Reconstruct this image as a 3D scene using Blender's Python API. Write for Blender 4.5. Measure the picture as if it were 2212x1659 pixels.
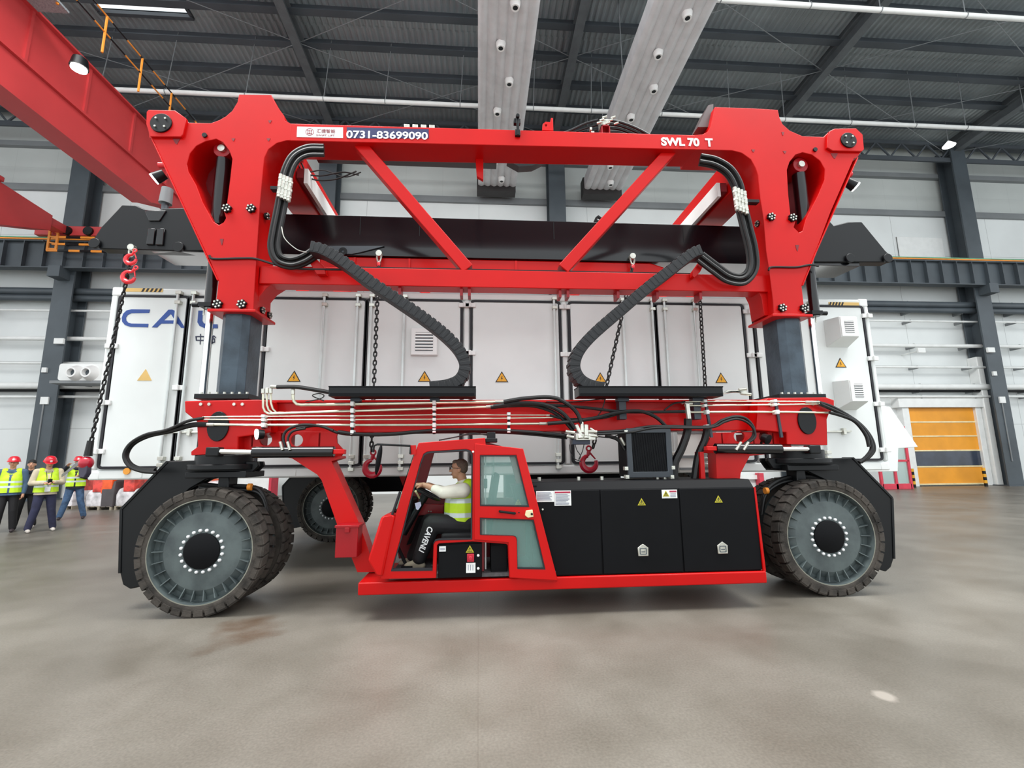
import bpy, bmesh, math, random
from mathutils import Vector, Matrix, geometry
random.seed(7)
PI = math.pi
S = bpy.context.scene
for o in list(bpy.data.objects): bpy.data.objects.remove(o)
# ---------------------------------------------------------------- camera
HC = 1.60
FPX = 1000.0
pit, rol, yaw = math.radians(9.081), math.radians(-0.562), math.radians(4.18)
CF = Vector((math.sin(yaw)*math.cos(pit), math.cos(yaw)*math.cos(pit), math.sin(pit)))
_R = Vector((math.cos(yaw), -math.sin(yaw), 0)); _U = _R.cross(CF)
CR = _R*math.cos(rol) + _U*math.sin(rol); CU = -_R*math.sin(rol) + _U*math.cos(rol)
cam = bpy.data.objects.new('camera', bpy.data.cameras.new('camera'))
S.collection.objects.link(cam); S.camera = cam
cam.data.sensor_width = 36; cam.data.lens = 36*FPX/2212
cam.data.clip_start = 0.05; cam.data.clip_end = 300
cam.matrix_world = Matrix(((CR.x, CU.x, -CF.x, 0), (CR.y, CU.y, -CF.y, 0), (CR.z, CU.z, -CF.z, HC), (0, 0, 0, 1)))
# ---------------------------------------------------------------- daylight
W = bpy.data.worlds.new('daylight'); S.world = W; W.use_nodes = True
bgn = W.node_tree.nodes['Background']
bgn.inputs[0].default_value = (0.92, 0.97, 1.0, 1); bgn.inputs[1].default_value = 1.08
S.view_settings.view_transform = 'Standard'; S.view_settings.look = 'None'
S.view_settings.exposure = 0.64; S.view_settings.gamma = 1; S.view_settings.use_curve_mapping = False
def sky_light(x, y, z, sx, sy, p, col=(1, 1, .98)):
    l = bpy.data.lights.new('roof_light', 'AREA'); l.shape = 'RECTANGLE'; l.size = sx; l.size_y = sy; l.energy = p; l.color = col
    o = bpy.data.objects.new('roof_light', l); S.collection.objects.link(o); o.location = (x, y, z)
sky_light(-9, 3, 17.5, 10, 6, 2500); sky_light(10, 3, 17.5, 10, 6, 2100)
# ---------------------------------------------------------------- helpers
def P(px, py, Y):
    """point where the line of sight of photo pixel px, py meets the upright plane y = Y"""
    d = CF + CR*((px-1106)/FPX) - CU*((py-829.5)/FPX)
    t = Y/d.y
    return Vector((t*d.x, Y, HC + t*d.z))
def PL(pts, Y): return [P(a, b, Y) for a, b in pts]
def XZ(pts, Y): return [(p.x, p.z) for p in PL(pts, Y)]
def s2l(c):
    c /= 255.0
    return c/12.92 if c <= .04045 else ((c+.055)/1.055)**2.4
MATS = {}
def mat(name, rgb, rough=.5, metal=0, coat=0, var=.06, scale=3.0, emit=0, bump=0, alpha=None, trans=0, rgb2=None, spec=.5):
    m = bpy.data.materials.new(name); m.use_nodes = True; nt = m.node_tree; N = nt.nodes; L = nt.links
    b = N['Principled BSDF']; c = [s2l(v) for v in rgb]
    b.inputs['Roughness'].default_value = rough; b.inputs['Metallic'].default_value = metal
    b.inputs['Coat Weight'].default_value = coat; b.inputs['Coat Roughness'].default_value = .12
    b.inputs['Specular IOR Level'].default_value = spec
    b.inputs['Base Color'].default_value = (*c, 1)
    if var:
        tc = N.new('ShaderNodeTexCoord'); no = N.new('ShaderNodeTexNoise'); no.inputs['Scale'].default_value = scale; no.inputs['Detail'].default_value = 6
        mx = N.new('ShaderNodeMix'); mx.data_type = 'RGBA'
        c2 = [s2l(v) for v in rgb2] if rgb2 else [v*(1-var*3) for v in c]
        mx.inputs[6].default_value = (*c2, 1); mx.inputs[7].default_value = (*[min(1, v*(1+var)) for v in c], 1)
        L.new(tc.outputs['Object'], no.inputs['Vector']); 
        mr = N.new('ShaderNodeMapRange'); mr.inputs[1].default_value = .3; mr.inputs[2].default_value = .6
        L.new(no.outputs[0], mr.inputs[0]); L.new(mr.outputs[0], mx.inputs[0]); L.new(mx.outputs[2], b.inputs['Base Color'])
        if bump:
            bp = N.new('ShaderNodeBump'); bp.inputs['Strength'].default_value = bump; bp.inputs['Distance'].default_value = .01
            n2 = N.new('ShaderNodeTexNoise'); n2.inputs['Scale'].default_value = scale*8; n2.inputs['Detail'].default_value = 5
            L.new(tc.outputs['Object'], n2.inputs['Vector']); L.new(n2.outputs[0], bp.inputs['Height']); L.new(bp.outputs[0], b.inputs['Normal'])
    if emit: b.inputs['Emission Color'].default_value = (*c, 1); b.inputs['Emission Strength'].default_value = emit
    if trans: b.inputs['Transmission Weight'].default_value = trans; b.inputs['IOR'].default_value = 1.02
    if alpha is not None: b.inputs['Alpha'].default_value = alpha
    MATS[name] = m
    return m
red = mat('red_paint', (194, 6, 5), .4, coat=.12, var=.03, scale=1.2, spec=.22)
redB = mat('red_paint_box', (154, 12, 24), .34, coat=.2, var=.03, spec=.3)
dred = mat('dark_red', (120, 20, 28), .5, var=.05)  # darker red for back plates, slots and inner cab parts
blk = mat('black_paint', (11, 14, 17), .42, coat=.04, var=.05, scale=2, spec=.3)
blk2 = mat('black_panel', (11, 12, 15), .6, var=.05, spec=.15)
blkgl = mat('black_gloss', (9, 10, 14), .2, coat=.35, var=.04, spec=.4)
rub = mat('hose_rubber', (14, 14, 15), .5, var=.1, scale=20)
tyreM = mat('tyre_rubber', (70, 65, 60), .8, var=.14, scale=6, bump=.4, rgb2=(40, 38, 36), spec=.3)
rimM = mat('wheel_grey', (88, 98, 98), .5, metal=.1, var=.1, scale=4, bump=.1, rgb2=(66, 74, 76))
rimE = mat('rim_edge', (132, 132, 120), .5, var=.08)
colM = mat('mast_grease', (60, 72, 82), .32, metal=.3, var=.2, scale=3, bump=.25, rgb2=(38, 46, 54))
chain_plastic = mat('cable_carrier_plastic', (19, 21, 25), .6, var=.08, scale=9)
chrome = mat('chrome', (225, 225, 225), .12, metal=1, var=0)
steel = mat('zinc_steel', (205, 205, 195), .3, metal=.8, var=.06, scale=15)
pipeM = mat('zinc_pipe', (214, 212, 190), .28, metal=.75, var=.05, scale=8)
clampM = mat('clamp_plastic', (238, 240, 238), .5, var=.03)
wht = mat('container_white', (230, 234, 232), .5, var=.02, scale=1)
wht2 = mat('white_paint', (236, 238, 236), .5, var=.02)
seal = mat('door_seal', (28, 28, 34), .6, var=.1)
blue = mat('logo_blue', (38, 74, 150), .45, var=.03)
dblue = mat('label_navy', (22, 32, 84), .5, var=.02)
txtW = mat('lettering_white', (245, 245, 245), .5, var=0)
txtK = mat('lettering_dark', (40, 45, 70), .5, var=0)
yel = mat('warning_yellow', (238, 172, 40), .5, var=.04)
yelK = mat('warning_olive', (190, 180, 40), .5, var=.04)
orn = mat('door_orange', (238, 160, 42), .55, var=.05, scale=.8)
orS = mat('safety_orange', (240, 150, 50), .5, var=.04)
dgrey = mat('steel_grey_dark', (74, 82, 88), .5, var=.08, scale=.7)
mgrey = mat('steel_grey', (128, 132, 134), .55, var=.05, scale=.8)
cranered = mat('crane_red', (196, 62, 64), .45, var=.04, scale=.6)
glassG = mat('cab_glass', (200, 228, 218), .03, var=0, trans=1.0, spec=.5)
glassG.use_backface_culling = False
tint = mat('tinted_glass', (150, 190, 182), .04, var=0, alpha=.3)
skin = mat('skin', (198, 146, 118), .55, var=.03)
hairM = mat('hair_black', (30, 27, 26), .7, var=.1, scale=40)
hairS = mat('hair_cropped', (104, 86, 76), .8, var=.1, scale=60)
creamS = mat('cream_shirt', (232, 230, 215), .8, var=.04, scale=8)
lime = mat('hi_vis_lime', (196, 232, 40), .6, var=.04, scale=8)
silv = mat('reflective_tape', (214, 226, 224), .4, metal=.2, var=.03)
trK = mat('black_trousers', (22, 21, 24), .75, var=.1, scale=8)
trN = mat('navy_trousers', (42, 44, 70), .8, var=.1, scale=8)
jean = mat('blue_jeans', (66, 92, 124), .8, var=.15, scale=10)
beige = mat('beige_jacket', (196, 184, 160), .8, var=.06, scale=8)
blueS = mat('blue_shirt', (74, 98, 128), .8, var=.06)
drk = mat('dark_jacket', (26, 28, 38), .8, var=.06)
helmR = mat('helmet_red', (206, 26, 44), .3, coat=.4, var=.02)
shoeW = mat('pale_shoes', (206, 198, 190), .7, var=.05)
shoeB = mat('khaki_shoes', (160, 152, 132), .75, var=.1)
shoeD = mat('dark_shoes', (50, 40, 44), .6, var=.05)
ductM = mat('duct_fabric', (214, 214, 216), .7, var=.04, scale=2)
nozM = mat('nozzle_white', (238, 238, 236), .4, var=0)
hookR = mat('hook_red', (190, 20, 48), .35, coat=.3, var=.05)
hookB = mat('hook_bright_red', (240, 40, 52), .35, coat=.3, var=.05)
lampW = mat('lamp_glow', (255, 255, 250), .4, var=0, emit=3)
amber = mat('amber_lens', (240, 160, 50), .3, var=0)

C = S.collection
ORG = {}
def link(o, parent=None):
    C.objects.link(o)
    if parent is not None: o.parent = parent
    return o
def thing(name, label, cat, loc=(0, 0, 0), group=None):
    o = bpy.data.objects.new(name, None); C.objects.link(o); o.location = loc; o.empty_display_size = .1
    o['label'] = label; o['category'] = cat
    if group: o['group'] = group
    ORG[o.name] = Vector(loc)
    return o
def tag(o, label, cat, group=None):
    o['label'] = label; o['category'] = cat
    if group: o['group'] = group
    return o
def struct(o):
    o['kind'] = 'structure'; return o
def cat_rom(pts, n=8):
    pts = [Vector(p) for p in pts]; q = [2*pts[0]-pts[1]] + pts + [2*pts[-1]-pts[-2]]; out = []
    for i in range(1, len(q)-2):
        a, b, c, d = q[i-1:i+3]
        for k in range(n):
            t = k/n
            out.append(.5*((2*b) + (c-a)*t + (2*a-5*b+4*c-d)*t*t + (3*b-a-3*c+d)*t**3))
    out.append(pts[-1]); return out
class G:
    def __init__(s): s.v = []; s.f = []; s.m = []; s.cur = 0; s.cuts = []
    def mi(s, i): s.cur = i; return s
    def add(s, vs, fs):
        s.cuts.append((len(s.v), len(s.f)))
        n = len(s.v); s.v += [Vector(v) for v in vs]
        for f in fs: s.f.append([i+n for i in f]); s.m.append(s.cur)
        return s
    def box(s, x0, x1, y0, y1, z0, z1):
        x0, x1 = sorted((x0, x1)); y0, y1 = sorted((y0, y1)); z0, z1 = sorted((z0, z1))
        v = [(x, y, z) for x in (x0, x1) for y in (y0, y1) for z in (z0, z1)]
        return s.add(v, [(0, 1, 3, 2), (4, 6, 7, 5), (0, 4, 5, 1), (2, 3, 7, 6), (0, 2, 6, 4), (1, 5, 7, 3)])
    def ext(s, polys, d0, d1, fn):
        """polys = [outer, hole, ...] in 2-D, extruded from d0 to d1 through fn(u, v, d)"""
        flat = [q for p in polys for q in p]; n = len(flat)
        bm = bmesh.new(); k = 0
        for p in polys:
            vv = [bm.verts.new((a, b, 0)) for a, b in p]
            for i in range(len(vv)): bm.edges.new((vv[i], vv[(i+1) % len(vv)]))
        bm.verts.index_update()
        if len(polys) == 1 and len(flat) == 4 or len(polys) == 1 and len(flat) == 3: tri = [tuple(range(len(flat)))]
        else:
            bmesh.ops.triangle_fill(bm, use_beauty=True, use_dissolve=False, edges=bm.edges[:]); tri = [tuple(v.index for v in f.verts) for f in bm.faces]
        bm.free()
        vs = [fn(a, b, d0) for a, b in flat] + [fn(a, b, d1) for a, b in flat]
        fs = [t for t in tri] + [tuple(i+n for i in reversed(t)) for t in tri]; k = 0
        for p in polys:
            m = len(p)
            for i in range(m): a = k+i; b = k+(i+1) % m; fs.append((a, b, b+n, a+n))
            k += m
        return s.add(vs, fs)
    def slab(s, polys, y0, y1):
        if not isinstance(polys[0][0], (tuple, list)): polys = [polys]
        return s.ext(polys, y0, y1, lambda a, b, d: (a, d, b))
    def ring(s, pts, frames, closed=False):
        n = len(pts[0]); m = len(pts)
        vs = [p for r in pts for p in r]; fs = []
        for i in range(m - (0 if closed else 1)):
            j = (i+1) % m
            for k in range(n): l = (k+1) % n; fs.append((i*n+k, i*n+l, j*n+l, j*n+k))
        if not closed: fs += [tuple(range(n))[::-1], tuple((m-1)*n+k for k in range(n))]
        return s.add(vs, fs)
    def tube(s, pts, r, n=10, closed=False, sect=None):
        pts = [Vector(p) for p in pts]; m = len(pts); rings = []; up = None
        for i in range(m):
            if closed: t = pts[(i+1) % m]-pts[i-1]
            else: t = pts[min(i+1, m-1)]-pts[max(i-1, 0)]
            if t.length < 1e-9: t = Vector((0, 0, 1))
            t.normalize()
            if up is None:
                up = Vector((0, 1, 0)) if abs(t.y) < .9 else Vector((0, 0, 1))
            up = (up - t*up.dot(t)); up.normalize(); sd = t.cross(up)
            rr = r[i] if isinstance(r, (list, tuple)) else r
            if sect: rings.append([pts[i]+sd*a+up*b for a, b in sect])
            else: rings.append([pts[i]+(sd*math.cos(2*PI*k/n)+up*math.sin(2*PI*k/n))*rr for k in range(n)])
        return s.ring(rings, None, closed)
    def hose(s, pts, r, n=8, k=7): return s.tube(cat_rom(pts, k), r, n)
    def cyl(s, a, b, r, r2=None, n=20): return s.tube([a, b], [r, r if r2 is None else r2], n)
    def sph(s, c, r, n=14, m=9, sc=(1, 1, 1), rot=None):
        c = Vector(c); vs = []; fs = []
        for i in range(m+1):
            th = PI*i/m
            for k in range(n):
                ph = 2*PI*k/n; d = Vector((math.sin(th)*math.cos(ph)*sc[0]*r, math.sin(th)*math.sin(ph)*sc[1]*r, math.cos(th)*sc[2]*r))
                if rot: d = rot @ d
                vs.append(c+d)
        for i in range(m):
            for k in range(n): l = (k+1) % n; fs.append((i*n+k, (i+1)*n+k, (i+1)*n+l, i*n+l))
        return s.add(vs, fs)
    def lathe(s, c, prof, n=48, ax='y', a0=0, a1=2*PI):
        """prof = [(radius, offset along axis)]"""
        c = Vector(c); vs = []; fs = []; m = len(prof)
        for k in range(n):
            a = a0+(a1-a0)*k/n; ca, sa = math.cos(a), math.sin(a)
            for r, d in prof:
                vs.append(c + (Vector((r*ca, d, r*sa)) if ax == 'y' else Vector((r*ca, r*sa, d)) if ax == 'z' else Vector((d, r*ca, r*sa))))
        for k in range(n):
            l = (k+1) % n
            for i in range(m-1): fs.append((k*m+i, k*m+i+1, l*m+i+1, l*m+i))
        return s.add(vs, fs)
    def beam(s, a, b, w, h, up=(0, 1, 0)):
        """rectangular bar: w across the up axis, h along it"""
        a, b = Vector(a), Vector(b); t = (b-a).normalized(); up = Vector(up); up = (up-t*up.dot(t)).normalized(); sd = t.cross(up)
        r = lambda p: [p+sd*w/2*i+up*h/2*j for i, j in ((-1, -1), (1, -1), (1, 1), (-1, 1))]
        return s.ring([r(a), r(b)], None)
    def build_each(s, name, mats, parent=None, n=1, fn=None, **k):
        """one object per n added shapes"""
        cs = s.cuts[::n]+[(len(s.v), len(s.f))]; out = []
        for (va, fa), (vb, fb) in zip(cs, cs[1:]):
            g = G(); g.v = s.v[va:vb]; g.f = [[i-va for i in f] for f in s.f[fa:fb]]; g.m = s.m[fa:fb]; out.append(g.build(name, mats, parent, **k))
            if fn: fn(out[-1])
        return out
    def build(s, name, mats, parent=None, bevel=0, ang=35, label=None, seg=2):
        if not isinstance(mats, (list, tuple)): mats = [mats]
        r = parent
        while r is not None and r.parent is not None: r = r.parent
        org = ORG.get(r.name, Vector((0, 0, 0))) if r is not None else Vector((0, 0, 0))
        me = bpy.data.meshes.new(name); me.from_pydata([v-org for v in s.v], [], s.f)
        for m in mats: me.materials.append(m)
        me.polygons.foreach_set('material_index', s.m); me.update()
        b = bmesh.new(); b.from_mesh(me); bmesh.ops.recalc_face_normals(b, faces=b.faces); b.to_mesh(me); b.free()
        me.shade_smooth(); me.set_sharp_from_angle(angle=math.radians(ang))
        o = bpy.data.objects.new(name, me); link(o, parent)
        if bevel:
            bv = o.modifiers.new('bevel', 'BEVEL'); bv.width = bevel; bv.segments = seg; bv.limit_method = 'ANGLE'; bv.angle_limit = math.radians(40); bv.harden_normals = False
        if label: o['label'] = label
        return o
def rrect(x0, x1, z0, z1, r, n=4):
    out = []
    for cx, cz, a in ((x1-r, z1-r, 0), (x0+r, z1-r, 90), (x0+r, z0+r, 180), (x1-r, z0+r, 270)):
        for k in range(n+1): t = math.radians(a+90*k/n); out.append((cx+r*math.cos(t), cz+r*math.sin(t)))
    return out
def circ(x, z, r, n=20): return [(x+r*math.cos(2*PI*k/n), z+r*math.sin(2*PI*k/n)) for k in range(n)]
def bake(o, mods):
    """turn a temporary object with modifiers into a plain mesh"""
    dg = bpy.context.evaluated_depsgraph_get(); me = bpy.data.meshes.new_from_object(o.evaluated_get(dg)); return me
def text(s, size, m, parent, pos, name='lettering', thick=.0015, width=None, height=None, shear=0, rot=None, label=None, align='LEFT', bold=0, space=1):
    cu = bpy.data.curves.new('t', 'FONT'); cu.body = s; cu.size = size; cu.extrude = thick; cu.align_x = align; cu.shear = shear; cu.offset = bold; cu.space_character = space
    t = bpy.data.objects.new('t', cu); C.objects.link(t)
    me = bake(t, None); bpy.data.objects.remove(t)
    xs = [v.co.x for v in me.vertices] or [0, 1]; k = 1
    if width: k = width/max(1e-6, max(xs)-min(xs))
    x0 = min(xs) if width else 0
    ys = [v.co.y for v in me.vertices] or [0, 1]; kh = height/max(1e-6, max(ys)-min(ys)) if height else 1
    R3 = rot or Matrix.Identity(3)
    r = parent
    while r is not None and r.parent is not None: r = r.parent
    org = ORG.get(r.name, Vector((0, 0, 0))) if r is not None else Vector((0, 0, 0))
    for v in me.vertices:
        q = R3 @ Vector(((v.co.x-x0)*k, -v.co.z, v.co.y*kh)); v.co = q+Vector(pos)-org
    me.materials.clear(); me.materials.append(m); me.name = name
    o = bpy.data.objects.new(name, me); link(o, parent)
    if label: o['label'] = label
    return o
def blob(name, caps, m, parent, voxel=.01, it=4, fac=.5, mats=None, mfn=None, label=None, zmin=None):
    """one continuous skin around tapered limbs: caps = (p, q, rp, rq) or ('e', centre, radii[, rot])"""
    g = G()
    for c in caps:
        if c[0] == 'e': g.sph(c[1], 1, 20, 14, sc=c[2], rot=c[3] if len(c) > 3 else None)
        else:
            a, b, ra, rb = Vector(c[0]), Vector(c[1]), c[2], c[3]; L = (b-a).length; t = (b-a)/max(L, 1e-6)
            pts = []; rs = []
            for k in range(1, 6): th = PI/2*k/6+0.0; pts.append(a-t*ra*math.cos(th)); rs.append(ra*math.sin(th))
            pts.append(a); rs.append(ra); pts.append(b); rs.append(rb)
            for k in range(5, 0, -1): th = PI/2*k/6; pts.append(b+t*rb*math.cos(th)); rs.append(rb*math.sin(th))
            g.tube(pts, rs, 14)
    o = g.build(name, m, parent)
    par = o.parent; o.parent = None
    md = o.modifiers.new('r', 'REMESH'); md.mode = 'VOXEL'; md.voxel_size = voxel
    if it: sm = o.modifiers.new('s', 'SMOOTH'); sm.factor = fac; sm.iterations = it
    me = bake(o, None); old = o.data; o.modifiers.clear(); o.data = me; bpy.data.meshes.remove(old); me.name = name
    if zmin is not None:
        for v in me.vertices:
            if v.co.z < zmin: v.co.z = zmin
    me.materials.clear()
    for q in (mats or [m]): me.materials.append(q)
    if mfn:
        for p in me.polygons: p.material_index = mfn(p.center)
    me.shade_smooth(); o.parent = par
    if label: o['label'] = label
    return o
def dup(o, parent, mirror_y=None):
    """copy an object and everything below it"""
    c = o.copy(); C.objects.link(c); c.parent = parent
    if mirror_y is not None: c.scale.y *= -1; c.location.y = 2*mirror_y - c.location.y
    for ch in [k for k in bpy.data.objects if k.parent == o]: dup(ch, c)
    return c
# ================================================================ the hall
def floor_mat():
    m = bpy.data.materials.new('polished_concrete'); m.use_nodes = True; nt = m.node_tree; N = nt.nodes; L = nt.links; b = N['Principled BSDF']
    tc = N.new('ShaderNodeTexCoord')
    def noise(sc, det=6, dist=0):
        n = N.new('ShaderNodeTexNoise'); n.inputs['Scale'].default_value = sc; n.inputs['Detail'].default_value = det; n.inputs['Distortion'].default_value = dist
        L.new(tc.outputs['Object'], n.inputs['Vector']); return n
    def ramp(src, p0, p1, c0, c1):
        r = N.new('ShaderNodeValToRGB'); r.color_ramp.elements[0].position = p0; r.color_ramp.elements[1].position = p1
        r.color_ramp.elements[0].color = (*[s2l(v) for v in c0], 1); r.color_ramp.elements[1].color = (*[s2l(v) for v in c1], 1)
        L.new(src, r.inputs[0]); return r
    big = noise(.35, 5, .6); mid = noise(1.3, 9, .2); fine = noise(60, 4)
    r1 = ramp(big.outputs[0], .35, .65, (124, 119, 110), (146, 141, 132))
    r2 = ramp(mid.outputs[0], .3, .75, (214, 212, 208), (255, 255, 255)); r3 = ramp(fine.outputs[0], .3, .7, (225, 225, 225), (255, 255, 255))
    def mul(a, c, f=1):
        x = N.new('ShaderNodeMix'); x.data_type = 'RGBA'; x.blend_type = 'MULTIPLY'; x.inputs[0].default_value = f
        L.new(a, x.inputs[6]); L.new(c, x.inputs[7]); return x.outputs[2]
    col = mul(mul(r1.outputs[0], r2.outputs[0]), r3.outputs[0])
    # a brown oil stain near the front left wheel
    vm = N.new('ShaderNodeVectorMath'); vm.operation = 'DISTANCE'; sp = P(530, 1385, 4.75); vm.inputs[1].default_value = (-2.13, 4.86, 0)
    L.new(tc.outputs['Object'], vm.inputs[0]); ad = N.new('ShaderNodeMath'); ad.operation = 'MULTIPLY_ADD'; ad.inputs[1].default_value = .8; L.new(mid.outputs[0], ad.inputs[0]); hf = N.new('ShaderNodeMath'); hf.operation = 'MULTIPLY'; hf.inputs[1].default_value = .5; L.new(vm.outputs['Value'], hf.inputs[0]); L.new(hf.outputs[0], ad.inputs[2])
    st = ramp(ad.outputs[0], .48, .62, (214, 186, 168), (255, 255, 255)); col = mul(col, st.outputs[0])
    v2 = N.new('ShaderNodeVectorMath'); v2.operation = 'DISTANCE'; v2.inputs[1].default_value = (2.72, 3.21, 0); L.new(tc.outputs['Object'], v2.inputs[0]); a2 = N.new('ShaderNodeMath'); a2.operation = 'MULTIPLY_ADD'; a2.inputs[1].default_value = .5; L.new(mid.outputs[0], a2.inputs[0]); L.new(v2.outputs['Value'], a2.inputs[2])
    s2 = ramp(a2.outputs[0], .36, .40, (255, 255, 255), (0, 0, 0)); mw = N.new('ShaderNodeMix'); mw.data_type = 'RGBA'; L.new(s2.outputs[0], mw.inputs[0]); L.new(col, mw.inputs[6]); mw.inputs[7].default_value = (.34, .31, .27, 1); col = mw.outputs[2]
    br = N.new('ShaderNodeTexBrick'); br.offset = 0; br.inputs['Scale'].default_value = 1; br.inputs['Brick Width'].default_value = 6; br.inputs['Row Height'].default_value = 6; br.inputs['Mortar Size'].default_value = .004
    br.inputs['Color1'].default_value = (1, 1, 1, 1); br.inputs['Color2'].default_value = (1, 1, 1, 1); br.inputs['Mortar'].default_value = (.88, .87, .86, 1)
    L.new(tc.outputs['Object'], br.inputs['Vector']); col = mul(col, br.outputs[0])
    L.new(col, b.inputs['Base Color'])
    rr = N.new('ShaderNodeMapRange'); rr.inputs[3].default_value = .26; rr.inputs[4].default_value = .48; L.new(mid.outputs[0], rr.inputs[0]); L.new(rr.outputs[0], b.inputs['Roughness'])
    b.inputs['Specular IOR Level'].default_value = .45
    bp = N.new('ShaderNodeBump'); bp.inputs['Strength'].default_value = .12; bp.inputs['Distance'].default_value = .004; L.new(fine.outputs[0], bp.inputs['Height']); L.new(bp.outputs[0], b.inputs['Normal'])
    return m
YW = 22.4
struct(G().box(-45, 50, -9, YW+.4, -.3, 0).build('floor', floor_mat()))
def panel_mat(name, rgb, bw, bh, jo=.006, dark=.55):
    m = mat(name, rgb, .5, var=.02, scale=.5); nt = m.node_tree; N = nt.nodes; L = nt.links; b = N['Principled BSDF']; src = b.inputs['Base Color'].links[0].from_socket
    tc = N.new('ShaderNodeTexCoord'); mp = N.new('ShaderNodeMapping'); mp.inputs['Rotation'].default_value = (PI/2, 0, 0); L.new(tc.outputs['Object'], mp.inputs[0])
    br = N.new('ShaderNodeTexBrick'); br.offset = 0; br.inputs['Scale'].default_value = 1; br.inputs['Brick Width'].default_value = bw; br.inputs['Row Height'].default_value = bh; br.inputs['Mortar Size'].default_value = jo; br.inputs['Mortar Smooth'].default_value = .4
    for k in ('Color1', 'Color2'): br.inputs[k].default_value = (1, 1, 1, 1)
    br.inputs['Mortar'].default_value = (dark, dark, dark, 1); L.new(mp.outputs[0], br.inputs['Vector'])
    x = N.new('ShaderNodeMix'); x.data_type = 'RGBA'; x.blend_type = 'MULTIPLY'; x.inputs[0].default_value = 1; L.new(src, x.inputs[6]); L.new(br.outputs[0], x.inputs[7]); L.new(x.outputs[2], b.inputs['Base Color'])
    return m
wallLo = panel_mat('wall_white_panels', (226, 230, 229), 5.7, 3.1, .012)
wallHi = panel_mat('wall_pale_panels', (196, 201, 198), 1.9, 8, .006, .8)
zG = P(1100, 437, YW).z; zG2 = P(1850, 377, YW).z
wall = struct(G().box(-45, 50, YW, YW+.3, 0, zG).mi(1).box(-45, 50, YW+.12, YW+.3, zG, 19.6).build('wall_back', [wallLo, wallHi]))
for n, (z, h, d) in enumerate(((zG, .32, .16), (zG2, .26, .12), (P(50, 310, YW).z, .2, .1))):
    struct(G().box(-45, 50, YW-d, YW+.13, z-h/2, z+h/2).build('trim_%d' % (n+1), mgrey, bevel=.01))
# roof: corrugated sheet, purlins and rafters
roofM = mat('roof_sheet', (166, 176, 180), .5, metal=.1, var=.08, scale=.4); purM = mat('purlin_grey', (74, 80, 86), .6, var=.08, scale=.6)
def zroof(y): return 19.05 + (YW-y)*.045
g = G(); n = 1500; x0, x1 = -45, 50
def strip(ya, yb, xa=x0, xb=x1, k=n):
    vs = []; fs = []
    for i in range(k+1):
        x = xa+(xb-xa)*i/k; dz = .05*(1 if (int(round((x+45)/.0633)) % 4) in (0, 1) else 0)
        vs += [(x, ya, zroof(ya)+dz), (x, yb, zroof(yb)+dz)]
    for i in range(k): fs.append((2*i, 2*i+2, 2*i+3, 2*i+1))
    g.add(vs, fs)
for ya, yb in ((16.95, YW+.3), (-9, -5.0), (8.9, 15.2)): strip(ya, yb)
strip(15.1, 17.05, x0, -15.0, 474); strip(15.1, 17.05, -11.6, x1, 973)
g.box(x0, x1, 15.05, 15.25, zroof(15.15)+.06, zroof(15.15)+.12).box(x0, x1, 16.9, 17.1, zroof(17)+.06, zroof(17)+.12)
ceil = struct(g.build('ceiling', roofM, ang=20))
for k, y in enumerate([YW-.4-1.45*i for i in range(10)]):
    z = zroof(y)
    p = G().box(-45, 50, y-.04, y+.04, z-.46, z-.02).box(-45, 50, y-.28, y, z-.48, z-.44); p.build('purlin', purM, ceil)
XR = [-41.6, -30.2, -18.8, -7.43, 3.96, 15.35, 26.4, 37.9]
for x in XR:
    q = G()
    for dz, w, h in ((-.95, .36, .05), (-.5, .05, .9), (-.45, .36, .05)):
        a = Vector((x, 9.0, zroof(9)+dz)); b = Vector((x, YW-.2, zroof(YW-.2)+dz)); q.beam(a, b, w if dz != -.5 else .05, h if dz != -.5 else .9, up=(0, 0, 1))
    q.build('rafter', mat('rafter_steel', (92, 97, 100), .55, var=.06) if 'rafter_steel' not in MATS else MATS['rafter_steel'], ceil)
# eave girder in front of the wall top
g = G().box(-45, 50, 21.5, 21.6, 17.5, 17.75).box(-45, 50, 21.5, 21.6, 18.5, 18.7)
for i in range(64): x = -45+i*1.5; g.beam((x, 21.55, 17.7), (x+.75, 21.55, 18.55), .08, .06); g.beam((x+.75, 21.55, 18.55), (x+1.5, 21.55, 17.7), .08, .06)
g.build('eave_truss', purM, ceil)
# cross bracing rods under the roof
g = G()
for i in range(len(XR)-1):
    a, b = XR[i], XR[i+1]
    for ya, yb in ((12.2, 17.2), (17.2, 22)):
        g.cyl((a, ya, zroof(ya)-.7), (b, yb, zroof(yb)-.7), .016, n=5); g.cyl((b, ya, zroof(ya)-.7), (a, yb, zroof(yb)-.7), .016, n=5)
g.build_each('bracing_rod', mgrey, ceil)
# skylight frame over the opening
g = G().box(-15.1, -11.5, 15.15, 15.3, zroof(15)-.1, zroof(15)+.1).box(-15.1, -11.5, 16.9, 17.05, zroof(17)-.1, zroof(17)+.1)
for x in (-15.05, -11.55): g.box(x-.06, x+.06, 15.2, 17, zroof(16)-.1, zroof(16)+.1)
g.build('window_frame', purM, ceil)
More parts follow.
